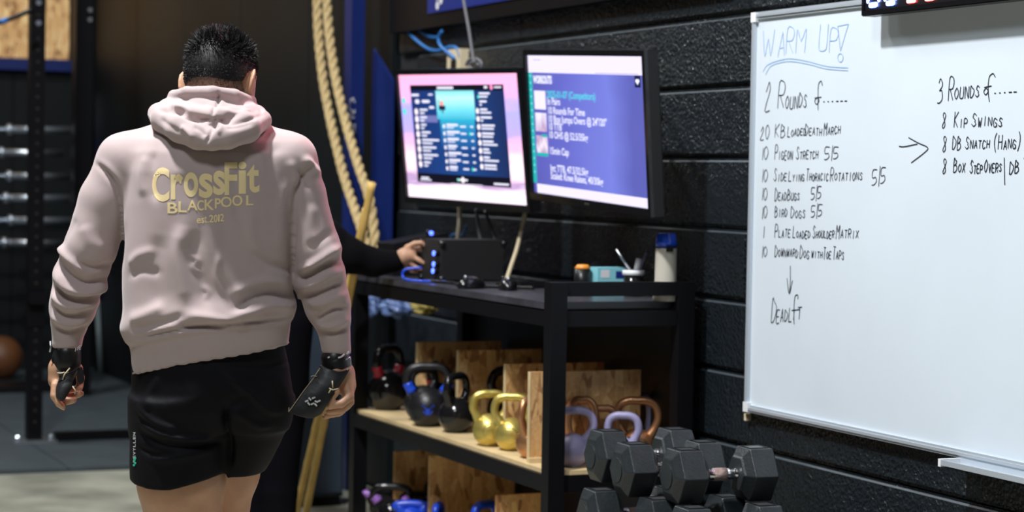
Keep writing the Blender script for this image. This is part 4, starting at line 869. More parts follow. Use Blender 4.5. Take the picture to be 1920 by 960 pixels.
def attr_mat(name, c0, c1, attr, rough=.55, **k):
    m = mat(name, c0, rough, **k); nt = m.node_tree; b = nt.nodes['Principled BSDF']; a = nt.nodes.new('ShaderNodeAttribute'); a.attribute_name = attr
    mx = nt.nodes.new('ShaderNodeMixRGB'); mx.inputs[2].default_value = (*c1, 1); nt.links.new(a.outputs['Fac'], mx.inputs[0])
    l = b.inputs['Base Color'].links
    if l: nt.links.new(l[0].from_socket, mx.inputs[1])
    else: mx.inputs[1].default_value = (*c0, 1)
    nt.links.new(mx.outputs[0], b.inputs['Base Color']); return m
def setattr_f(o, name, arr):
    at_ = o.data.attributes.new(name, 'FLOAT', 'POINT'); at_.data.foreach_set('value', arr.astype(np.float32))
def rot_zx(yaw, pitch, roll=0):
    cy, sy = math.cos(yaw), math.sin(yaw); cp, sp = math.cos(pitch), math.sin(pitch); cr, sr = math.cos(roll), math.sin(roll)
    Rz = np.array([[cy, -sy, 0], [sy, cy, 0], [0, 0, 1]]); Rx = np.array([[1, 0, 0], [0, cp, -sp], [0, sp, cp]]); Ry = np.array([[cr, 0, sr], [0, 1, 0], [-sr, 0, cr]])
    return Rz@Rx@Ry
def head_sdf(F, c, Rm, s=1.0):
    """Head in a frame with y to the face and z up; c is the centre of the skull."""
    T = lambda p: c+Rm@(np.array(p)*s); E3 = lambda p, r, k, op='u', rr=None: F.ell(T(p), np.array(r)*s, k, op, Rm if rr is None else Rm@rr)
    E3((0, -.008, .015), (.0755, .096, .092), .01); E3((0, .018, -.02), (.066, .078, .085), .03)
    E3((0, .046, -.068), (.046, .044, .040), .035); E3((0, .070, -.098), (.022, .018, .016), .02)
    E3((0, .058, .040), (.058, .034, .034), .02)                       # brow
    for sx in (-1, 1):
        E3((sx*.031, .091, .004), (.017, .012, .011), .008, 's'); E3((sx*.031, .083, .003), (.0125, .0125, .0115), .002)
        E3((sx*.038, .070, -.030), (.020, .020, .018), .018)           # cheek
        E3((sx*.012, .099, -.034), (.008, .010, .007), .006)
        ra = rot_zx(sx*.60, 0, sx*.12); E3((sx*.083, -.012, -.004), (.0065, .020, .033), .005, 'u', ra)   # ear
        E3((sx*.090, -.004, .0), (.004, .010, .019), .004, 's', ra); E3((sx*.082, -.006, -.033), (.006, .009, .009), .005)
    F.chain([(*T((0, .092, .012)), .007*s), (*T((0, .106, -.028)), .0105*s)], .010)
    E3((0, .094, -.058), (.022, .010, .0055), .006); E3((0, .092, -.069), (.018, .010, .006), .006); E3((0, .104, -.0635), (.022, .006, .0016), .002, 's')
def hair_obj(F_body, c, Rm, parent, s=1.0, crop=1.0):
    # short cap
    Hf = Field(c-.15, c+.16, .0042); T = lambda p: c+Rm@(np.array(p)*s)
    Hf.ell(T((0, -.008, .020)), np.array((.0785, .099, .0945))*s, .01, rot=Rm); Hf.ell(T((0, -.004, .068)), np.array((.052, .070, .046))*s, .02, rot=Rm)
    Hf.ell(T((0, .105, -.045)), np.array((.14, .085, .095))*s, .01, 's', rot=Rm)   # face opening
    Hf.ell(T((0, -.02, -.104)), np.array((.14, .20, .082))*s, .012, 's', rot=Rm)    # nape opening
    for sx in (-1, 1): Hf.ell(T((sx*.085, -.004, -.012)), np.array((.020, .026, .040))*s, .006, 's', rot=Rm)
    V, Q = Hf.mesh(); V = lap(V, Q, 2)
    N_ = vnormals(V, Q); q = (V-c)@Rm/s; top = np.clip((q[:, 2]-.02)/.06, 0, 1)
    V = V+N_*((snoise(V, 5, 190)*.0022+snoise(V, 8, 90)*.002)*top)[:, None]
    cap = addv('hair', V, Q, 'hair', parent)
    # individual locks
    rs = np.random.RandomState(3); ok = np.where(q[:, 2] > -.062)[0]; n = int(13000*crop); pick = rs.choice(ok, n); P = V[pick]; Nn = N_[pick]; qq = q[pick]; tp = np.clip((qq[:, 2]-.028)/.055, 0, 1)
    up = Rm@np.array([0, .35, 1.0]); up /= np.linalg.norm(up); dn = Rm@np.array([0, -.3, -1.0])
    cl = np.stack([snoise(P, 21, 70), snoise(P, 22, 70), snoise(P, 23, 70)], 1)
    D_ = Nn*(.55)+up*(tp[:, None]*.75)+dn*((1-tp)[:, None]*.55)+rs.normal(size=P.shape)*.22+cl*1.0*tp[:, None]
    D_ /= np.linalg.norm(D_, axis=1, keepdims=True); Ln = (.0045+.021*tp*rs.uniform(.5, 1.15, n))*s
    side = np.cross(D_, rs.normal(size=P.shape)); side /= np.linalg.norm(side, axis=1, keepdims=True); w_ = (.00055+.0006*tp)[:, None]
    P0 = P-Nn*.001; mid = P0+D_*Ln[:, None]*.55; tip = P0+(D_+dn*.10)*Ln[:, None]
    VV = np.concatenate([P0-side*w_, P0+side*w_, mid+side*w_*.8, mid-side*w_*.8, tip]); i = np.arange(n)
    me = bpy.data.meshes.new('hair_locks'); faces = [tuple(f) for f in np.stack([i, i+n, i+2*n, i+3*n], 1).tolist()]+[tuple(f) for f in np.stack([i+3*n, i+2*n, i+4*n], 1).tolist()]
    me.from_pydata(VV.tolist(), [], faces); me.materials.append(M['hair']); o = bpy.data.objects.new('hair_locks', me); COL.objects.link(o); o.parent = cap; o['kind'] = 'stuff'
    if F_body is not None:
        Vb, Qb, sel = F_body; Nb = vnormals(Vb, Qb); qb = (Vb-c)@Rm/s; z = qb[:, 2]
        lim = (z > -.115)&(z < .0)&(qb[:, 1] < .035)&(np.linalg.norm(qb, axis=1) < .15)&~((np.abs(qb[:, 0]) > .071)&(np.abs(qb[:, 1]+.006) < .034)&(z < .036))
        ok = np.where(lim)[0]; pr = np.clip((z[ok]+.115)/.07, 0, 1)**1.6+.01; pick = rs.choice(ok, 5200, p=pr/pr.sum()); P = Vb[pick]+rs.normal(size=(5200, 3))*.0012; Nn = Nb[pick]; k = np.clip((qb[pick, 2]+.115)/.09, 0, 1)
        D_ = Nn*.35+dn*.8+rs.normal(size=P.shape)*.2; D_ /= np.linalg.norm(D_, axis=1, keepdims=True); side = np.cross(D_, Nn); side /= np.linalg.norm(side, axis=1, keepdims=True)+1e-9; Ln = (.0015+.0035*k)[:, None]
        VV = np.concatenate([P-side*.0004, P+side*.0004, P+D_*Ln]); n = len(P); i = np.arange(n)
        me = bpy.data.meshes.new('hair_fade'); me.from_pydata(VV.tolist(), [], np.stack([i, i+n, i+2*n], 1).tolist()); me.materials.append(M['hair']); o = bpy.data.objects.new('hair_fade', me); COL.objects.link(o); o.parent = cap; o['kind'] = 'stuff'
    return cap

# ---------------------------------------------------------------- the man in the sweatshirt
P0 = CAM+_F*5.0+R_*(-570/FPX*5.0)
FR = Frame(P0); L = FR.L
man = empty('person', (P0[0], P0[1], 0), FR.rz(), 'person seen from behind in dusty pink hooded sweatshirt, black shorts and wrist wraps, walking away', 'person')
def c4(u, v, r, dy=0.0): return (*L(u, v, dy), r)
PX = 1/817.0
B = Field((-.40, -.32, -.005), (.40, .42, 1.82), .0044)
hc = L(413, 155, .045); Rh = rot_zx(-.30, -.30, -.03)
head_sdf(B, hc, Rh, 1.0)
B.chain([c4(411, 165, .058, .03), c4(402, 232, .064, -.005), c4(396, 290, .085, 0)], .02)
B.chain([c4(396, 290, .085), c4(394, 450, .11), c4(392, 600, .11), c4(392, 680, .115)], .03, sy=.85)
B.chain([c4(300, 285, .055), c4(495, 285, .055)], .04)
B.chain([c4(240, 305, .05), c4(192, 400, .040), c4(152, 540, .036, .01), c4(128, 640, .027, .02), c4(122, 668, .0245, .02)], .01)
B.chain([c4(545, 310, .05), c4(575, 400, .040), c4(602, 540, .036, .01), c4(627, 640, .027, .02), c4(632, 672, .025, .02)], .01)
# left hand, hanging relaxed: back of the hand to the outside, fingers curling inwards
B.chain([c4(122, 668, .0235, .02), c4(113, 690, .026, .025), c4(110, 712, .024, .02)], .012, sy=1.35)
for (pts) in ([(103, 722, .0095, -.018), (101, 742, .0088, -.026), (110, 757, .0080, -.028), (119, 764, .0070, -.024)],
              [(106, 722, .0105, .0), (107, 744, .0098, -.006), (124, 752, .0090, -.010), (138, 750, .0082, -.008)],
              [(109, 720, .0105, .022), (112, 740, .0098, .018), (132, 744, .0090, .014), (151, 738, .0082, .014)],
              [(113, 715, .0100, .044), (118, 730, .0093, .044), (136, 732, .0086, .038), (150, 728, .0078, .038)],
              [(128, 676, .0125, .045), (146, 690, .0115, .052), (151, 708, .0100, .050), (150, 724, .0085, .046)]):
    B.chain([c4(u, v, r, dy) for u, v, r, dy in pts], .006)
# right hand, thumb side back, fingers closing on the grip flap
B.chain([c4(632, 672, .025, .02), c4(643, 700, .0265, .02), c4(648, 722, .0245, .015)], .012, sy=1.25)
for (pts) in ([(654, 728, .0105, -.006), (656, 744, .0100, -.018), (640, 757, .0092, -.030), (618, 762, .0080, -.034)],
              [(655, 734, .0105, .012), (656, 754, .0100, .002), (640, 768, .0092, -.010), (616, 772, .0080, -.014)],
              [(653, 738, .0100, .032), (652, 760, .0093, .024), (636, 774, .0086, .014), (612, 779, .0076, .010)],
              [(649, 738, .0092, .050), (644, 762, .0085, .044), (628, 776, .0078, .034), (608, 782, .0070, .030)],
              [(632, 690, .0120, -.004), (626, 714, .0115, -.020), (628, 734, .0100, -.028), (620, 750, .0085, -.032)]):
    B.chain([c4(u, v, r, dy) for u, v, r, dy in pts], .006)
# legs: left planted, right stepping forward
B.chain([c4(350, 715, .090, .0), c4(338, 800, .094, .0), c4(336, 860, .100, .0), c4(340, 905, .0985, .0), c4(343, 965, .086, .01), c4(345, 1060, .064, .02)], .03, sy=1.05)
B.chain([(*L(345, 1060, .02), .062), (*L(346, 1090, .015), .060), (*L(346, 1190, -.005), .062), (*L(344, 1330, -.02), .042), (*L(343, 1440, -.02), .034), (*L(343, 1468, -.01), .036)], .02)
B.chain([c4(435, 700, .10, .03), c4(434, 820, .080, .10), c4(427, 885, .074, .13), c4(415, 955, .064, .16), c4(412, 1000, .058, .17)], .03, sy=1.1)
B.chain([(*L(412, 1000, .17), .057), (*L(414, 1100, .19), .058), (*L(430, 1250, .17), .044), (*L(436, 1400, .13), .034), (*L(436, 1440, .13), .035)], .02)
V, Q = B.mesh(); V = lap(V, Q, 2)
N_ = vnormals(V, Q)
skin = attr_mat('skin', (.52, .29, .175), (.055, .045, .040), 'stubble', .52, var=.12, vscale=18, sss=.08)
leg = (V[:, 2] < 1.0)&(V[:, 2] > .15)
V = V+N_*(snoise(V, 2, 40)*.0018*leg)[:, None]
body = addv('body', V, Q, skin, man)
q = (V-hc)@Rh; st = .82*np.clip((q[:, 2]+.085)/.075, 0, 1)*np.clip((.035-q[:, 1])/.03, 0, 1)*np.clip((.0835-np.abs(q[:, 0]))/.004, 0, 1)*(np.linalg.norm(q, axis=1) < .16)
earm = (np.abs(q[:, 0]) > .072)&(np.abs(q[:, 1]+.006) < .030)&(q[:, 2] < .034); st[earm] *= .15
setattr_f(body, 'stubble', st*(.86+.14*snoise(V, 31, 900)))
hair_obj((V, Q, None), hc, Rh, man)
for sx in (-1, 1):
    bm = bmesh.new(); bmesh.ops.create_icosphere(bm, subdivisions=3, radius=.0118); o = add('eye', bm, mat('eye_white', (.8, .78, .75), .2), man, True); o.location = hc+Rh@np.array((sx*.031, .0845, .003))
    bm = bmesh.new(); bmesh.ops.create_icosphere(bm, subdivisions=2, radius=.0055); o2 = add('iris', bm, 'hair', o, True); o2.location = Rh@np.array((0, .0078, 0))
    bm = bmesh.new(); tube(bm, [Vector(hc+Rh@np.array((sx*.016, .0935, .022))), Vector(hc+Rh@np.array((sx*.032, .0925, .027))), Vector(hc+Rh@np.array((sx*.046, .082, .022)))], [.003, .0035, .002], 6); add('eyebrow', bm, 'hair', man, True)

# sweatshirt
Hd = Field((-.42, -.24, .66), (.42, .24, 1.68), .0048)
rows = []
for v, ul, ur, yc, b in [(232, 318, 482, .012, .075), (246, 285, 512, .008, .092), (262, 262, 535, .004, .108), (285, 246, 552, 0, .122), (320, 238, 556, 0, .134), (380, 234, 556, 0, .140), (460, 232, 551, .0, .140), (540, 232, 547, .0, .142), (585, 234, 549, 0, .148), (612, 236, 548, .0, .150), (640, 240, 545, .0, .149), (662, 243, 540, 0, .144), (720, 247, 534, 0, .142), (740, 247, 534, 0, .142)]:
    a, b_ = L(ul, v), L(ur, v); rows.append((a[2], (a[0]+b_[0])/2, yc, (b_[0]-a[0])/2, b))
Hd.loft(rows, .01, 2.35)
Hd.chain([c4(300, 262, .040, .01), c4(235, 300, .062, .004)], .03); Hd.chain([c4(490, 260, .040, .01), c4(540, 300, .064, .004)], .03)
Hd.chain([c4(236, 302, .062), c4(200, 375, .062), c4(168, 465, .060, .0), c4(150, 520, .060, .01), c4(136, 575, .052, .015), c4(130, 604, .043, .02)], .022)
Hd.chain([c4(130, 604, .036, .02), c4(127, 622, .0355, .02), c4(125, 650, .0335, .022)], .006)
Hd.chain([c4(536, 302, .066), c4(562, 365, .058), c4(588, 462, .058, .0), c4(598, 520, .058, .01), c4(614, 575, .052, .015), c4(623, 604, .043, .02)], .022)
Hd.chain([c4(623, 604, .038, .02), c4(627, 628, .0365, .02), c4(631, 662, .0345, .022)], .006)
# the hem is a tilted ring: cut everything of the torso below it
HL, HM, HR = L(246, 700), L(350, 674), L(536, 645)
def hemz(X): return np.interp(X, [HL[0], HM[0], HR[0]], [HL[2], HM[2], HR[2]])
def cutfn(X, Y, Z):
    inx = np.maximum(np.abs(X-(HL[0]+HR[0])/2)-(HR[0]-HL[0])/2-.012, 0)
    return np.maximum(Z-hemz(X), inx)+0*Y
Hd.put(cutfn, (HL[0]-.02, -.24, .66), (HR[0]+.02, .24, HR[2]+.02), .004, 's')
for c in (c4(124, 656, .040, .022), c4(632, 668, .041, .022)):
    cc = np.array(c[:3]); Hd.put(lambda X, Y, Z, cc=cc: np.maximum(np.maximum(Z-cc[2]-.004, cc[2]-.05-Z), np.sqrt((X-cc[0])**2+(Y-cc[1])**2)-.055), cc-.06, cc+.06, .002, 's')
V, Q = Hd.mesh(); V = lap(V, Q, 3)
N_ = vnormals(V, Q)
backw = np.clip(.25-N_[:, 1]*1.2, 0, 1); allw = np.clip(.7-N_[:, 1]*.5, .25, 1)
# ribbed hem band sits tighter than the cloth above it, which sags over the seam
SL, SM_, SR = L(240, 640), L(360, 615), L(545, 597)
sz = np.interp(V[:, 0], [SL[0], SM_[0], SR[0]], [SL[2], SM_[2], SR[2]]); inT = (V[:, 0] > HL[0]-.03)&(V[:, 0] < HR[0]+.03)&(V[:, 2] < sz+.12)
t = np.clip((sz-V[:, 2])/.010, 0, 1); sag = np.exp(-((V[:, 2]-sz-.030)/.028)**2)
V = V+N_*((sag*.010-t*.006)*inT*(np.abs(N_[:, 2]) < .8))[:, None]
V = V+N_*(snoise(V, 12, 16)*.0032+snoise(V, 13, 34)*.0016)[:, None]*(1-.8*(t*inT))[:, None]
armS = [
 ([(183, 306), (206, 322), (226, 350), (234, 392), (235, 440), (234, 495)], .0060, -.0075), ([(189, 300), (212, 314), (234, 344), (243, 390), (243, 440)], .007, .0029),
 ([(592, 306), (575, 330), (562, 355), (556, 400), (553, 460), (548, 525)], .0060, -.0080), ([(572, 296), (588, 312), (597, 332)], .008, .008), ([(561, 318), (578, 335), (582, 352)], .006, -.006), ([(548, 300), (560, 330), (556, 350)], .009, .004),
 ([(107, 458), (130, 478), (158, 500), (166, 506)], .0080, .0085), ([(112, 488), (135, 512), (170, 528), (205, 520)], .008, -.0095), ([(104, 505), (128, 535), (168, 548), (208, 536)], .009, .0085), ([(101, 530), (125, 553), (160, 560), (196, 552)], .0065, -.0095),
 ([(99, 545), (120, 568), (150, 575), (186, 566)], .008, .0075), ([(97, 570), (120, 588), (150, 590), (176, 580)], .006, -.008), ([(97, 588), (118, 602), (145, 606), (168, 596)], .0075, .0065), ([(150, 490), (185, 500), (214, 492)], .007, -.006), ([(165, 420), (180, 450), (205, 470)], .016, .004), ([(150, 408), (130, 440), (118, 462)], .012, -.003),
 ([(102, 610), (125, 621), (150, 618), (163, 608)], .0045, -.0055),
 ([(642, 462), (618, 474), (590, 494), (560, 505)], .009, .0090), ([(640, 486), (612, 496), (580, 515), (556, 520)], .007, -.0095), ([(644, 505), (618, 516), (588, 532), (562, 538)], .008, .0080), ([(646, 528), (620, 540), (590, 550), (570, 552)], .006, -.008), ([(651, 548), (628, 560), (600, 568), (576, 566)], .008, .007),
 ([(654, 580), (634, 578), (612, 588), (594, 600)], .0065, -.0085), ([(656, 594), (636, 606), (612, 612), (594, 606)], .007, .0065), ([(600, 612), (625, 624), (655, 614)], .0042, -.0055), ([(590, 380), (585, 430), (600, 460)], .014, .0035), ([(628, 430), (604, 450), (580, 462)], .009, -.004),
]
torS = [([(345, 420), (335, 470), (342, 520), (352, 575)], .016, .0075), ([(372, 430), (366, 480), (380, 530), (390, 580)], .014, -.0055), ([(402, 400), (405, 470), (440, 540), (470, 572)], .015, .005), ([(300, 440), (292, 500), (300, 580)], .020, -.004),
 ([(270, 290), (262, 330), (268, 370)], .012, .004), ([(284, 280), (282, 330), (292, 380)], .010, -.004), ([(352, 245), (340, 300), (345, 340)], .022, .004), ([(448, 300), (440, 360), (452, 420)], .014, -.004), ([(474, 390), (470, 440), (490, 490)], .012, .004),
 ([(545, 545), (505, 528), (462, 536), (430, 556)], .010, .0075), ([(547, 566), (508, 552), (470, 562), (440, 580)], .008, -.0085), ([(547, 584), (506, 574), (470, 586), (430, 592)], .010, .0085), ([(540, 512), (500, 495), (470, 470)], .010, -.005), ([(548, 530), (520, 515), (495, 512)], .008, .004),
 ([(238, 622), (275, 612), (320, 600), (352, 588)], .010, -.0075), ([(236, 602), (270, 590), (310, 572)], .012, .006), ([(352, 590), (390, 594), (430, 602), (470, 600)], .010, .007), ([(330, 608), (380, 612), (430, 612)], .006, -.006),
 ([(236, 500), (255, 480), (290, 470)], .010, .004), ([(236, 520), (262, 508), (300, 512)], .009, -.004), ([(415, 470), (408, 520), (430, 560)], .007, .004), ([(355, 476), (372, 488), (362, 500), (378, 512)], .005, .003), ([(380, 536), (392, 548), (384, 560)], .005, .003),
 ([(242, 638), (300, 625), (360, 613), (430, 606), (500, 602), (542, 598)], .0040, -.0075), ([(520, 270), (500, 300), (510, 340)], .012, -.003), ([(536, 330), (520, 400), (524, 470)], .012, .004)]
V = folds(V, N_, FR, armS, 0, allw); V = folds(V, N_, FR, torS, -.13, backw)
V = lap(V, Q, 1, .4)
hoodie = addv('hoodie', V, Q, 'hoodie', man)
bv = BVHTree.FromPolygons([Vector(v) for v in V], [tuple(int(i) for i in f) for f in Q])
# hood lying on the back
Ho = Field((-.25, -.27, 1.33), (.25, .2, 1.68), .0036)
ring = []
for v, ul, ur, yc, b in [(258, 306, 492, -.010, .118), (240, 300, 496, -.006, .128), (222, 303, 492, .004, .126), (206, 308, 486, .012, .114), (192, 316, 478, .018, .102), (180, 328, 468, .024, .088), (172, 342, 452, .028, .076)]:
    a, b_ = L(ul, v), L(ur, v); ring.append((a[2], (a[0]+b_[0])/2, yc, (b_[0]-a[0])/2, b))
Ho.loft(ring, .01, 2.0)
Ho.chain([c4(306, 214, .018, .09), c4(297, 213, .024, .03), c4(308, 224, .030, -.06), c4(340, 240, .034, -.115), c4(372, 256, .030, -.14), c4(397, 262, .024, -.15), c4(425, 256, .028, -.145), c4(462, 240, .033, -.11), c4(488, 226, .024, -.04), c4(486, 216, .018, .08)], .016)
Ho.chain([c4(318, 196, .015, .08), c4(314, 202, .020, -.01), c4(345, 212, .024, -.085), c4(400, 222, .026, -.12), c4(450, 216, .024, -.09), c4(480, 212, .020, -.02), c4(474, 204, .015, .07)], .014)
Ho.chain([c4(330, 184, .012, .07), c4(326, 180, .013, .0), c4(350, 173, .013, -.05), c4(398, 172, .013, -.068), c4(440, 178, .013, -.045), c4(470, 190, .013, .01), c4(472, 200, .012, .07)], .010)
nk = [(c4(413, 150, .060, .035)), (c4(404, 200, .060, .02)), c4(400, 232, .050, .01)]
Ho.chain(nk, .008, 's')
Vh, Qh = Ho.mesh(); Vh = lap(Vh, Qh, 2); Nh = vnormals(Vh, Qh)
hs = [([(408, 170), (407, 195), (404, 220)], .0030, -.0060), ([(411, 220), (406, 243), (394, 272)], .0030, -.0065), ([(296, 205), (330, 206), (365, 220), (404, 226)], .0060, -.012), ([(404, 224), (440, 230), (470, 224), (494, 212)], .0055, -.0065), ([(318, 200), (345, 204), (362, 218)], .006, .004), ([(415, 186), (440, 192), (462, 200)], .006, -.004), ([(420, 206), (445, 214), (474, 206)], .006, .004), ([(335, 184), (355, 190), (390, 196)], .007, -.003),
      ([(345, 238), (360, 248), (372, 262)], .006, .005), ([(370, 236), (386, 246), (392, 258)], .006, -.004), ([(430, 240), (455, 238), (480, 230)], .006, -.004), ([(300, 222), (318, 234), (345, 250)], .006, -.003), ([(412, 228), (422, 240), (415, 252)], .005, .004), ([(468, 186), (482, 198), (488, 212)], .0035, -.004)]
Vh = folds(Vh, Nh, FR, hs, -.10, np.clip(.5-Nh[:, 1], 0, 1)); Vh = Vh+Nh*(snoise(Vh, 41, 45)*.0018)[:, None]; Vh = lap(Vh, Qh, 1, .4)
addv('hood', Vh, Qh, 'hoodie', hoodie)

# lettering pressed on the back
def glyph(ch, off=0):
    cu = bpy.data.curves.new('g', 'FONT'); cu.body = ch; cu.size = 1; cu.offset = off; cu.resolution_u = 6; o = bpy.data.objects.new('g', cu); COL.objects.link(o)
    me = bpy.data.meshes.new_from_object(o.evaluated_get(bpy.context.evaluated_depsgraph_get())); bpy.data.objects.remove(o); bpy.data.curves.remove(cu)
    bm = bmesh.new(); bm.from_mesh(me); bpy.data.meshes.remove(me); return bm
def press(name, items, m, parent, tree, dirl, off=.0007, cell=.0045, dy=-.3):
    out = bmesh.new()
    for ch, (u0, v0, u1, v1), fat in items:
        g = glyph(ch, fat); xs = [v.co.x for v in g.verts]; ys = [v.co.y for v in g.verts]; x0, x1, y0, y1 = min(xs), max(xs), min(ys), max(ys)
        bmesh.ops.triangulate(g, faces=g.faces)
        for it in range(6):
            k = .0045*817/max(u1-u0, 1)*(x1-x0)*1.2
            ls = [e for e in g.edges if (Vector(((e.verts[0].co.x-e.verts[1].co.x)/(x1-x0)*(u1-u0), (e.verts[0].co.y-e.verts[1].co.y)/(y1-y0)*(v1-v0), 0))).length > cell*817]
            if not ls: break
            bmesh.ops.subdivide_edges(g, edges=ls, cuts=1); bmesh.ops.triangulate(g, faces=[f for f in g.faces if len(f.verts) > 3])
        mp = {}
        for v in g.verts:
            u = u0+(v.co.x-x0)/(x1-x0)*(u1-u0); vv = v1-(v.co.y-y0)/(y1-y0)*(v1-v0); o = Vector(FR.c); d = (Vector(L(u, vv, 0))-o).normalized()
            h = tree.ray_cast(o, d)
            p = h[0] if h[0] is not None else Vector(L(u, vv, -.14)); mp[v] = out.verts.new(p-d*off)
        for f in g.faces:
            try: out.faces.new([mp[v] for v in f.verts])
            except ValueError: pass
        g.free()
    return add(name, out, m, parent, True)
press('printed_lettering', [('C', (285.3, 314, 317.5, 378), .028), ('r', (320.5, 326.5, 343, 374), .028), ('o', (344.7, 323, 371.6, 369.5), .028), ('s', (373, 325, 399.0, 371.4), .028), ('s', (399.8, 320, 422, 366), .028), ('F', (421, 304, 445, 366), .028), ('i', (447, 303, 462, 363.6), .03), ('t', (463, 308, 486.5, 361.5), .028)], 'gold', hoodie, bv, None)
press('printed_lettering', [('B', (314, 379.5, 333, 400), .018), ('L', (334.5, 377.5, 350, 398), .018), ('A', (351, 375, 370.6, 394.5), .018), ('C', (370, 375, 382, 395), .018), ('K', (383.5, 374, 402, 394), .018), ('P', (403, 371.7, 414, 391), .018), ('O', (414, 368.7, 434.6, 388.6), .018), ('O', (435.6, 366, 454.5, 386.2), .018), ('L', (461.5, 366, 475, 385), .018)], 'gold', hoodie, bv, None)
press('printed_lettering', [('e', (369, 409, 376.5, 419), .02), ('s', (377.4, 408.3, 383, 418.5), .02), ('t', (383.4, 404.5, 388, 418), .02), ('.', (389, 415, 391.3, 417.8), .02), ('2', (392, 402.7, 400.5, 417), .02), ('0', (401.2, 402.4, 407.8, 417), .02), ('1', (408.6, 402, 412, 416), .02), ('2', (412.8, 401, 420, 415.4), .02)], 'gold', hoodie, bv, None)

# shorts
Sh = Field((-.30, -.26, .56), (.30, .36, 1.06), .0048)
def loft2(rows_, k=.01, p=2.2):
    R_2 = []
    for v, ul, ur, yc, b in rows_:
        a, b_ = L(ul, v, yc*.5), L(ur, v, yc*.5); R_2.append((a[2], (a[0]+b_[0])/2, yc, (b_[0]-a[0])/2, b))
    Sh.loft(R_2, k, p)
loft2([(636, 256, 530, 0, .124), (680, 247, 541, 0, .134), (720, 248, 546, .0, .140), (760, 246, 547, .01, .145), (790, 248, 541, .015, .135), (800, 250, 538, .02, .13)])
loft2([(745, 248, 420, .0, .135), (800, 246, 424, .0, .132), (860, 245, 423, .0, .130), (893, 246, 420, .0, .128), (904, 247, 418, .0, .128)], .03)
loft2([(745, 385, 546, .04, .135), (790, 402, 540, .05, .13), (830, 402, 523, .065, .125), (865, 400, 505, .08, .12), (887, 398, 492, .09, .118)], .025)
HS = [L(247, 897), L(320, 909), L(425, 884)]
Sh.put(lambda X, Y, Z: np.maximum(Z-np.interp(X, [h[0] for h in HS], [h[2] for h in HS]), X-HS[2][0]-.002)+0*Y, (-.3, -.26, .56), (HS[2][0]+.002, .36, L(300, 884)[2]+.01), .003, 's')
Vs, Qs = Sh.mesh(); Vs = lap(Vs, Qs, 3); Ns = vnormals(Vs, Qs)
ss = [([(424, 760), (425, 800), (424, 850), (423, 884)], .007, -.012), ([(470, 745), (430, 765), (425, 800)], .012, -.006), ([(255, 790), (300, 812), (350, 822), (410, 822)], .008, .0065), ([(260, 812), (310, 834), (370, 836), (415, 830)], .007, -.006), ([(252, 760), (290, 790), (340, 806)], .008, .005), ([(280, 860), (340, 856), (400, 846)], .009, .004), ([(256, 840), (290, 850), (330, 850)], .006, -.004),
      ([(420, 700), (460, 730), (500, 770), (530, 778)], .008, .006), ([(440, 770), (480, 800), (510, 800)], .008, .004), ([(256, 712), (262, 700), (285, 690)], .006, -.005), ([(430, 686), (490, 690), (540, 686)], .004, -.004), ([(300, 700), (280, 740), (270, 770)], .012, .004), ([(500, 700), (530, 740), (536, 780)], .012, .004)]
Vs = folds(Vs, Ns, FR, ss, -.12, np.clip(.4-Ns[:, 1], 0, 1)); Vs = Vs+Ns*(snoise(Vs, 51, 22)*.003)[:, None]
shorts = addv('shorts', Vs, Qs, 'shorts', man)
bs = BVHTree.FromPolygons([Vector(v) for v in Vs], [tuple(int(i) for i in f) for f in Qs])
# vertical word up the left seam
g_items = []
vv = 870
out = bmesh.new()
for ch in 'REVYLLEN'[::1]:
    g = glyph(ch, .01); xs = [v.co.x for v in g.verts]; ys = [v.co.y for v in g.verts]; mp = {}
    for v in g.verts:
        a = (v.co.x-min(xs))/(max(xs)-min(xs)); b = (v.co.y-min(ys))/(max(ys)-min(ys)); u = 254-b*4.5; w2 = vv-3-a*5.6; o = Vector(FR.c); d = (Vector(L(u, w2, 0))-o).normalized(); h = bs.ray_cast(o, d)
        mp[v] = out.verts.new((h[0] if h[0] is not None else Vector(L(u, w2, -.06)))-d*.0025)
    for f in g.faces: out.faces.new([mp[v] for v in f.verts])
    g.free(); vv -= 7.2
add('side_lettering', out, 'whitep', shorts)
out = bmesh.new()
for cx_, cy_ in ((251.5, 863), (253.5, 868), (251, 872), (253.5, 859)):
    vs = []
    for k in range(6):
        o = Vector(FR.c); d = (Vector(L(cx_+2.2*math.cos(k*1.05), cy_+2.6*math.sin(k*1.05), 0))-o).normalized(); h = bs.ray_cast(o, d); vs.append(out.verts.new((h[0] if h[0] is not None else Vector(L(cx_, cy_, -.06)))-d*.003))
    out.faces.new(vs)
add('green_emblem', out, mat('green_print', (.02, .55, .35), .5), shorts)
# shoes and socks (below the frame)
for (u, v, dy) in ((343, 1468, -.01), (436, 1440, .13)):
    a = L(u, v, dy); S2 = Field(a+(-.08, -.12, -a[2]), a+(.08, .24, .08), .006); zf = 0
    S2.chain([(a[0], a[1]-.03, .045, .040), (a[0], a[1]+.06, .045, .042), (a[0]-.004, a[1]+.155, .036, .034)], .01); S2.chain([(a[0], a[1], .05, .042), (a[0], a[1]-.005, .105, .043)], .02)
    Vz, Qz = S2.mesh(); Vz[:, 2] = np.maximum(Vz[:, 2], .0); Vz = lap(Vz, Qz, 1); addv('shoe', Vz, Qz, 'plastic', man)

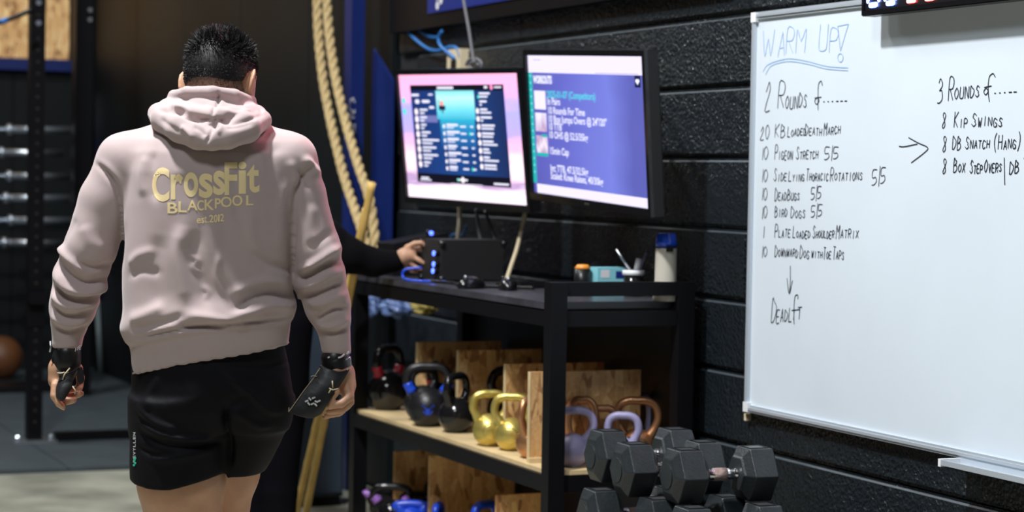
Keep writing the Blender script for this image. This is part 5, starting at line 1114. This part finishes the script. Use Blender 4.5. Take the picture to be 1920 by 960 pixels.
# wrist wraps and palm grips
def wrapmesh(name, pts, m, sy=1.0, parent=None, h=.0035, noise=0, flat=None):
    P = np.array([p[:3] for p in pts]); r = max(p[3] for p in pts)*max(1, sy); W2 = Field(P.min(0)-r-.01, P.max(0)+r+.01, h); W2.chain(pts, .006, sy=sy); Vw, Qw = W2.mesh(); Vw = lap(Vw, Qw, 2)
    if noise: Vw = Vw+vnormals(Vw, Qw)*(snoise(Vw, 61, 60)*noise)[:, None]
    return addv(name, Vw, Qw, m, parent or man)
lw = wrapmesh('wrist_wrap', [c4(126, 664, .032, .02), c4(124, 678, .033, .02), c4(120, 694, .031, .022)], 'wrap', 1.1)
rw = wrapmesh('wrist_wrap', [c4(629, 674, .0335, .02), c4(632, 688, .0335, .02)], 'wrap', 1.1)
def sheet(name, rows_, m, parent, th=.0024):
    """Leather piece: rows of (u, v, dy) points, given thickness."""
    G = np.array([[L(*p) for p in r] for r in rows_]); a, b = G.shape[:2]
    # smooth subdivision by interpolation
    def rs(G, n, ax):
        G = np.moveaxis(G, ax, 0); C_ = [catmull(list(G[:, j]), n) for j in range(G.shape[1])]; return np.moveaxis(np.array(C_), 0, 1) if ax == 0 else np.array(C_)
    G = rs(G, 5, 0); G = rs(G, 5, 1); a, b = G.shape[:2]; du = np.gradient(G, axis=0); dv = np.gradient(G, axis=1); n = np.cross(du, dv); n /= np.linalg.norm(n, axis=2, keepdims=True)+1e-9
    Vv = np.concatenate([(G+n*th/2).reshape(-1, 3), (G-n*th/2).reshape(-1, 3)]); I = lambda i, j, s=0: i*b+j+s*a*b; F2 = []
    for i in range(a-1):
        for j in range(b-1): F2 += [(I(i, j), I(i+1, j), I(i+1, j+1), I(i, j+1)), (I(i, j, 1), I(i, j+1, 1), I(i+1, j+1, 1), I(i+1, j, 1))]
    for i in range(a-1): F2 += [(I(i, 0), I(i, 0, 1), I(i+1, 0, 1), I(i+1, 0)), (I(i, b-1), I(i+1, b-1), I(i+1, b-1, 1), I(i, b-1, 1))]
    for j in range(b-1): F2 += [(I(0, j), I(0, j+1), I(0, j+1, 1), I(0, j, 1)), (I(a-1, j), I(a-1, j, 1), I(a-1, j+1, 1), I(a-1, j+1))]
    return addv(name, Vv, F2, m, parent)
gr = sheet('palm_grip', [[(602, 684, -.022), (618, 692, -.030), (636, 696, -.026), (656, 692, -.012)], [(588, 708, -.030), (606, 714, -.040), (628, 716, -.038), (648, 706, -.022)], [(568, 735, -.042), (590, 740, -.050), (610, 742, -.048), (634, 728, -.034)], [(550, 762, -.050), (572, 768, -.056), (594, 768, -.054), (618, 752, -.044)], [(541, 772, -.050), (560, 780, -.056), (584, 784, -.054), (602, 776, -.046)]], 'leather', man)
gl = sheet('palm_grip', [[(106, 694, -.020), (118, 698, -.026), (132, 697, -.022), (148, 688, -.006)], [(112, 706, -.020), (120, 710, -.028), (130, 710, -.026), (138, 704, -.018)], [(106, 725, -.026), (114, 728, -.036), (126, 726, -.034), (136, 720, -.026)], [(104, 742, -.030), (110, 744, -.040), (120, 742, -.038), (130, 734, -.030)], [(110, 750, -.034), (114, 752, -.040), (118, 751, -.038), (122, 747, -.034)]], 'leather', man)
sheet('thumb_flap', [[(146, 688, -.004), (154, 688, .0)], [(145, 704, -.008), (157, 700, -.002)], [(146, 716, -.010), (158, 712, -.004)], [(149, 721, -.008), (155, 718, -.004)]], 'leather', man)
box_ = [(597, 664), (657, 664), (657, 692), (597, 692)]
rs_ = wrapmesh('wrap_strap', [c4(631, 681, .0352, .02), c4(632, 686, .0352, .02)], 'wrap', 1.1, rw)
# buckle ends, lint edge and printed marks
def quad_marks(name, quads, m, parent, dy):
    bm = bmesh.new()
    for qd in quads: bm.faces.new([bm.verts.new(L(u, v, dy if len(r) == 0 else r[0])) for u, v, *r in qd])
    return add(name, bm, m, parent)
def streak(name, lines, m, parent, r=.0011):
    bm = bmesh.new()
    for ln in lines: tube(bm, [Vector(L(*p)) for p in ln], r, 6)
    return add(name, bm, m, parent, True)
streak('metal_clip', [[(648, 675, -.018), (657, 669, -.008)], [(651, 694, -.018), (658, 688, -.006)], [(657, 669, -.008), (658, 688, -.006)]], 'steel', rw)
streak('printed_marks', [[(615, 671, -.0155), (618, 669, -.016)], [(634, 671, -.0165), (640, 669, -.0150)], [(640, 669, -.0150), (646, 664, -.012)], [(650, 664, -.009), (654, 659, -.006)]], 'whitep', rw, .0022)
streak('edge_stitching', [[(541, 772, -.0525), (548, 763, -.0525), (567, 736, -.0445), (587, 710, -.033), (600, 690, -.026)], [(541, 772, -.0525), (542, 764, -.052)], [(594, 706, -.036), (588, 704, -.036), (583, 706, -.036)]], 'creamcable', gr, .0010)
a0 = []
for k, (cx_, cy_) in enumerate([(575, 752), (581, 748), (588, 746), (579, 757), (586, 757), (593, 753), (598, 752), (592, 759)]):
    dx, dv = ((5, 2) if k in (0, 5, 6) else (4, 4)) if k % 2 else (5, -2); a0.append([(cx_-dx*.6, cy_-dv*.6, -.0580), (cx_+dx*.6, cy_+dv*.6, -.0580)])
streak('emblem', a0, 'whitep', gr, .0021)
streak('worn_fibres', [[(617, 728, -.050), (624, 731, -.050), (634, 729, -.047)], [(623, 714, -.047), (624, 727, -.050)], [(616, 737, -.052), (621, 729, -.051)]], 'creamcable', gr, .0016)
streak('metal_clip', [[(94, 640, -.006), (95, 652, -.010), (94, 660, -.008)]], 'steel', lw, .0026)
streak('printed_letters', [[(141, 659, -.014), (142, 653, -.014), (145, 657, -.012), (146, 651, -.011)], [(151, 648, -.008), (147.5, 650, -.010), (148.5, 656, -.010), (152, 654, -.008)], [(148, 653, -.010), (151, 651.5, -.009)]], 'whitep', lw, .0009)
streak('worn_fibres', [[(108, 699, -.029), (114, 700, -.031), (121, 698, -.031)], [(117, 712, -.034), (121, 702, -.033), (131, 690, -.03)], [(136, 724, -.036), (142, 733, -.034), (140, 739, -.034)]], 'creamcable', gl, .0015)

# ---------------------------------------------------------------- second person, mostly hidden, reaching for the audio box
P1 = CAM+_F*8.0+R_*(-430/FPX*8.0)
FR2 = Frame(P1); L2 = FR2.L
p2 = empty('person', (P1[0], P1[1], 0), FR2.rz(), 'person in black, mostly hidden, reaching one hand to the audio box', 'person')
def d4(u, v, r, dy=0.0): return (*L2(u, v, dy), r)
hcell = .0065
B2 = Field((-.35, -.3, 0), (.62, .42, 1.66), hcell)
hc2 = L2(415, 262, .12); Rh2 = rot_zx(-1.0, -.35, .0); head_sdf(B2, hc2, Rh2, .98)
B2.chain([d4(425, 295, .05, .08), d4(465, 350, .06, .03)], .02)
B2.chain([d4(478, 360, .09, .02), d4(495, 480, .10, 0), d4(500, 590, .10, 0)], .03)
B2.chain([d4(560, 410, .04, 0), d4(640, 470, .035, .03), d4(728, 490, .025, .10), d4(742, 487, .024, .10)], .02)
B2.chain([d4(742, 487, .0245, .10), d4(758, 480, .030, .10), d4(768, 478, .026, .10)], .01)
for pts in ([(762, 464, .011, .09), (778, 456, .010, .085), (790, 455, .009, .085), (800, 462, .008, .088)], [(772, 468, .0110, .11), (787, 466, .010, .115), (797, 474, .009, .115)], [(772, 480, .0110, .09), (786, 488, .010, .085), (795, 494, .009, .085)], [(768, 492, .0110, .10), (780, 502, .010, .10), (790, 504, .009, .10)], [(762, 498, .0100, .12), (772, 508, .0095, .12), (783, 510, .008, .12)]):
    B2.chain([d4(u, v, r, dy) for u, v, r, dy in pts], .006)
for sx, dz in ((-1, 0), (1, .0)):
    B2.chain([d4(505+sx*24, 600, .08), d4(508+sx*24, 760, .06), d4(498+sx*24, 930, .045), d4(500+sx*24, 1025, .04)], .02)
V, Q = B2.mesh(); V = lap(V, Q, 2); b2 = addv('body', V, Q, skin, p2); q = (V-hc2)@Rh2; setattr_f(b2, 'stubble', np.zeros(len(V)))
hair_obj(None, hc2, Rh2, p2, .98, .12)
J = Field((-.40, -.32, .55), (.62, .42, 1.50), .007)
J.chain([d4(468, 362, .075, .03), d4(482, 410, .14, .0), d4(498, 480, .15, 0), d4(503, 580, .145, 0), d4(505, 640, .14, 0)], .04, sy=.75)
J.chain([d4(500, 385, .08, 0), d4(560, 415, .075, 0), d4(610, 450, .072, .02), d4(650, 478, .067, .04), d4(700, 492, .052, .08), d4(738, 490, .042, .10)], .04)
J.chain([d4(470, 385, .08, 0), d4(430, 440, .07, -.02), d4(425, 520, .06, .05), d4(450, 560, .05, .12)], .03)
V, Q = J.mesh(); V = lap(V, Q, 3); N_ = vnormals(V, Q); V = V+N_*(snoise(V, 71, 22)*.007+snoise(V, 72, 50)*.002)[:, None]; addv('sweater', V, Q, 'darkcloth', p2)
T_ = Field((-.40, -.25, 0.02), (.40, .3, 1.0), .009)
for sx in (-1, 1): T_.chain([d4(506+sx*22, 610, .115), d4(508+sx*24, 760, .085), d4(499+sx*24, 920, .065), d4(500+sx*24, 1030, .06)], .03)
V, Q = T_.mesh(); V = lap(V, Q, 2); N_ = vnormals(V, Q); V = V+N_*(snoise(V, 73, 25)*.005)[:, None]; addv('trousers', V, Q, 'jeans', p2)
for sx in (-1, 1):
    a = L2(500+sx*24, 1040, 0); S2 = Field((a[0]-.08, a[1]-.12, 0), (a[0]+.08, a[1]+.24, .14), .009)
    S2.chain([(a[0], a[1]-.03, .045, .042), (a[0], a[1]+.06, .045, .042), (a[0], a[1]+.15, .036, .034)], .01); V, Q = S2.mesh(); V[:, 2] = np.maximum(V[:, 2], 0); addv('shoe', V, Q, 'plastic', p2)
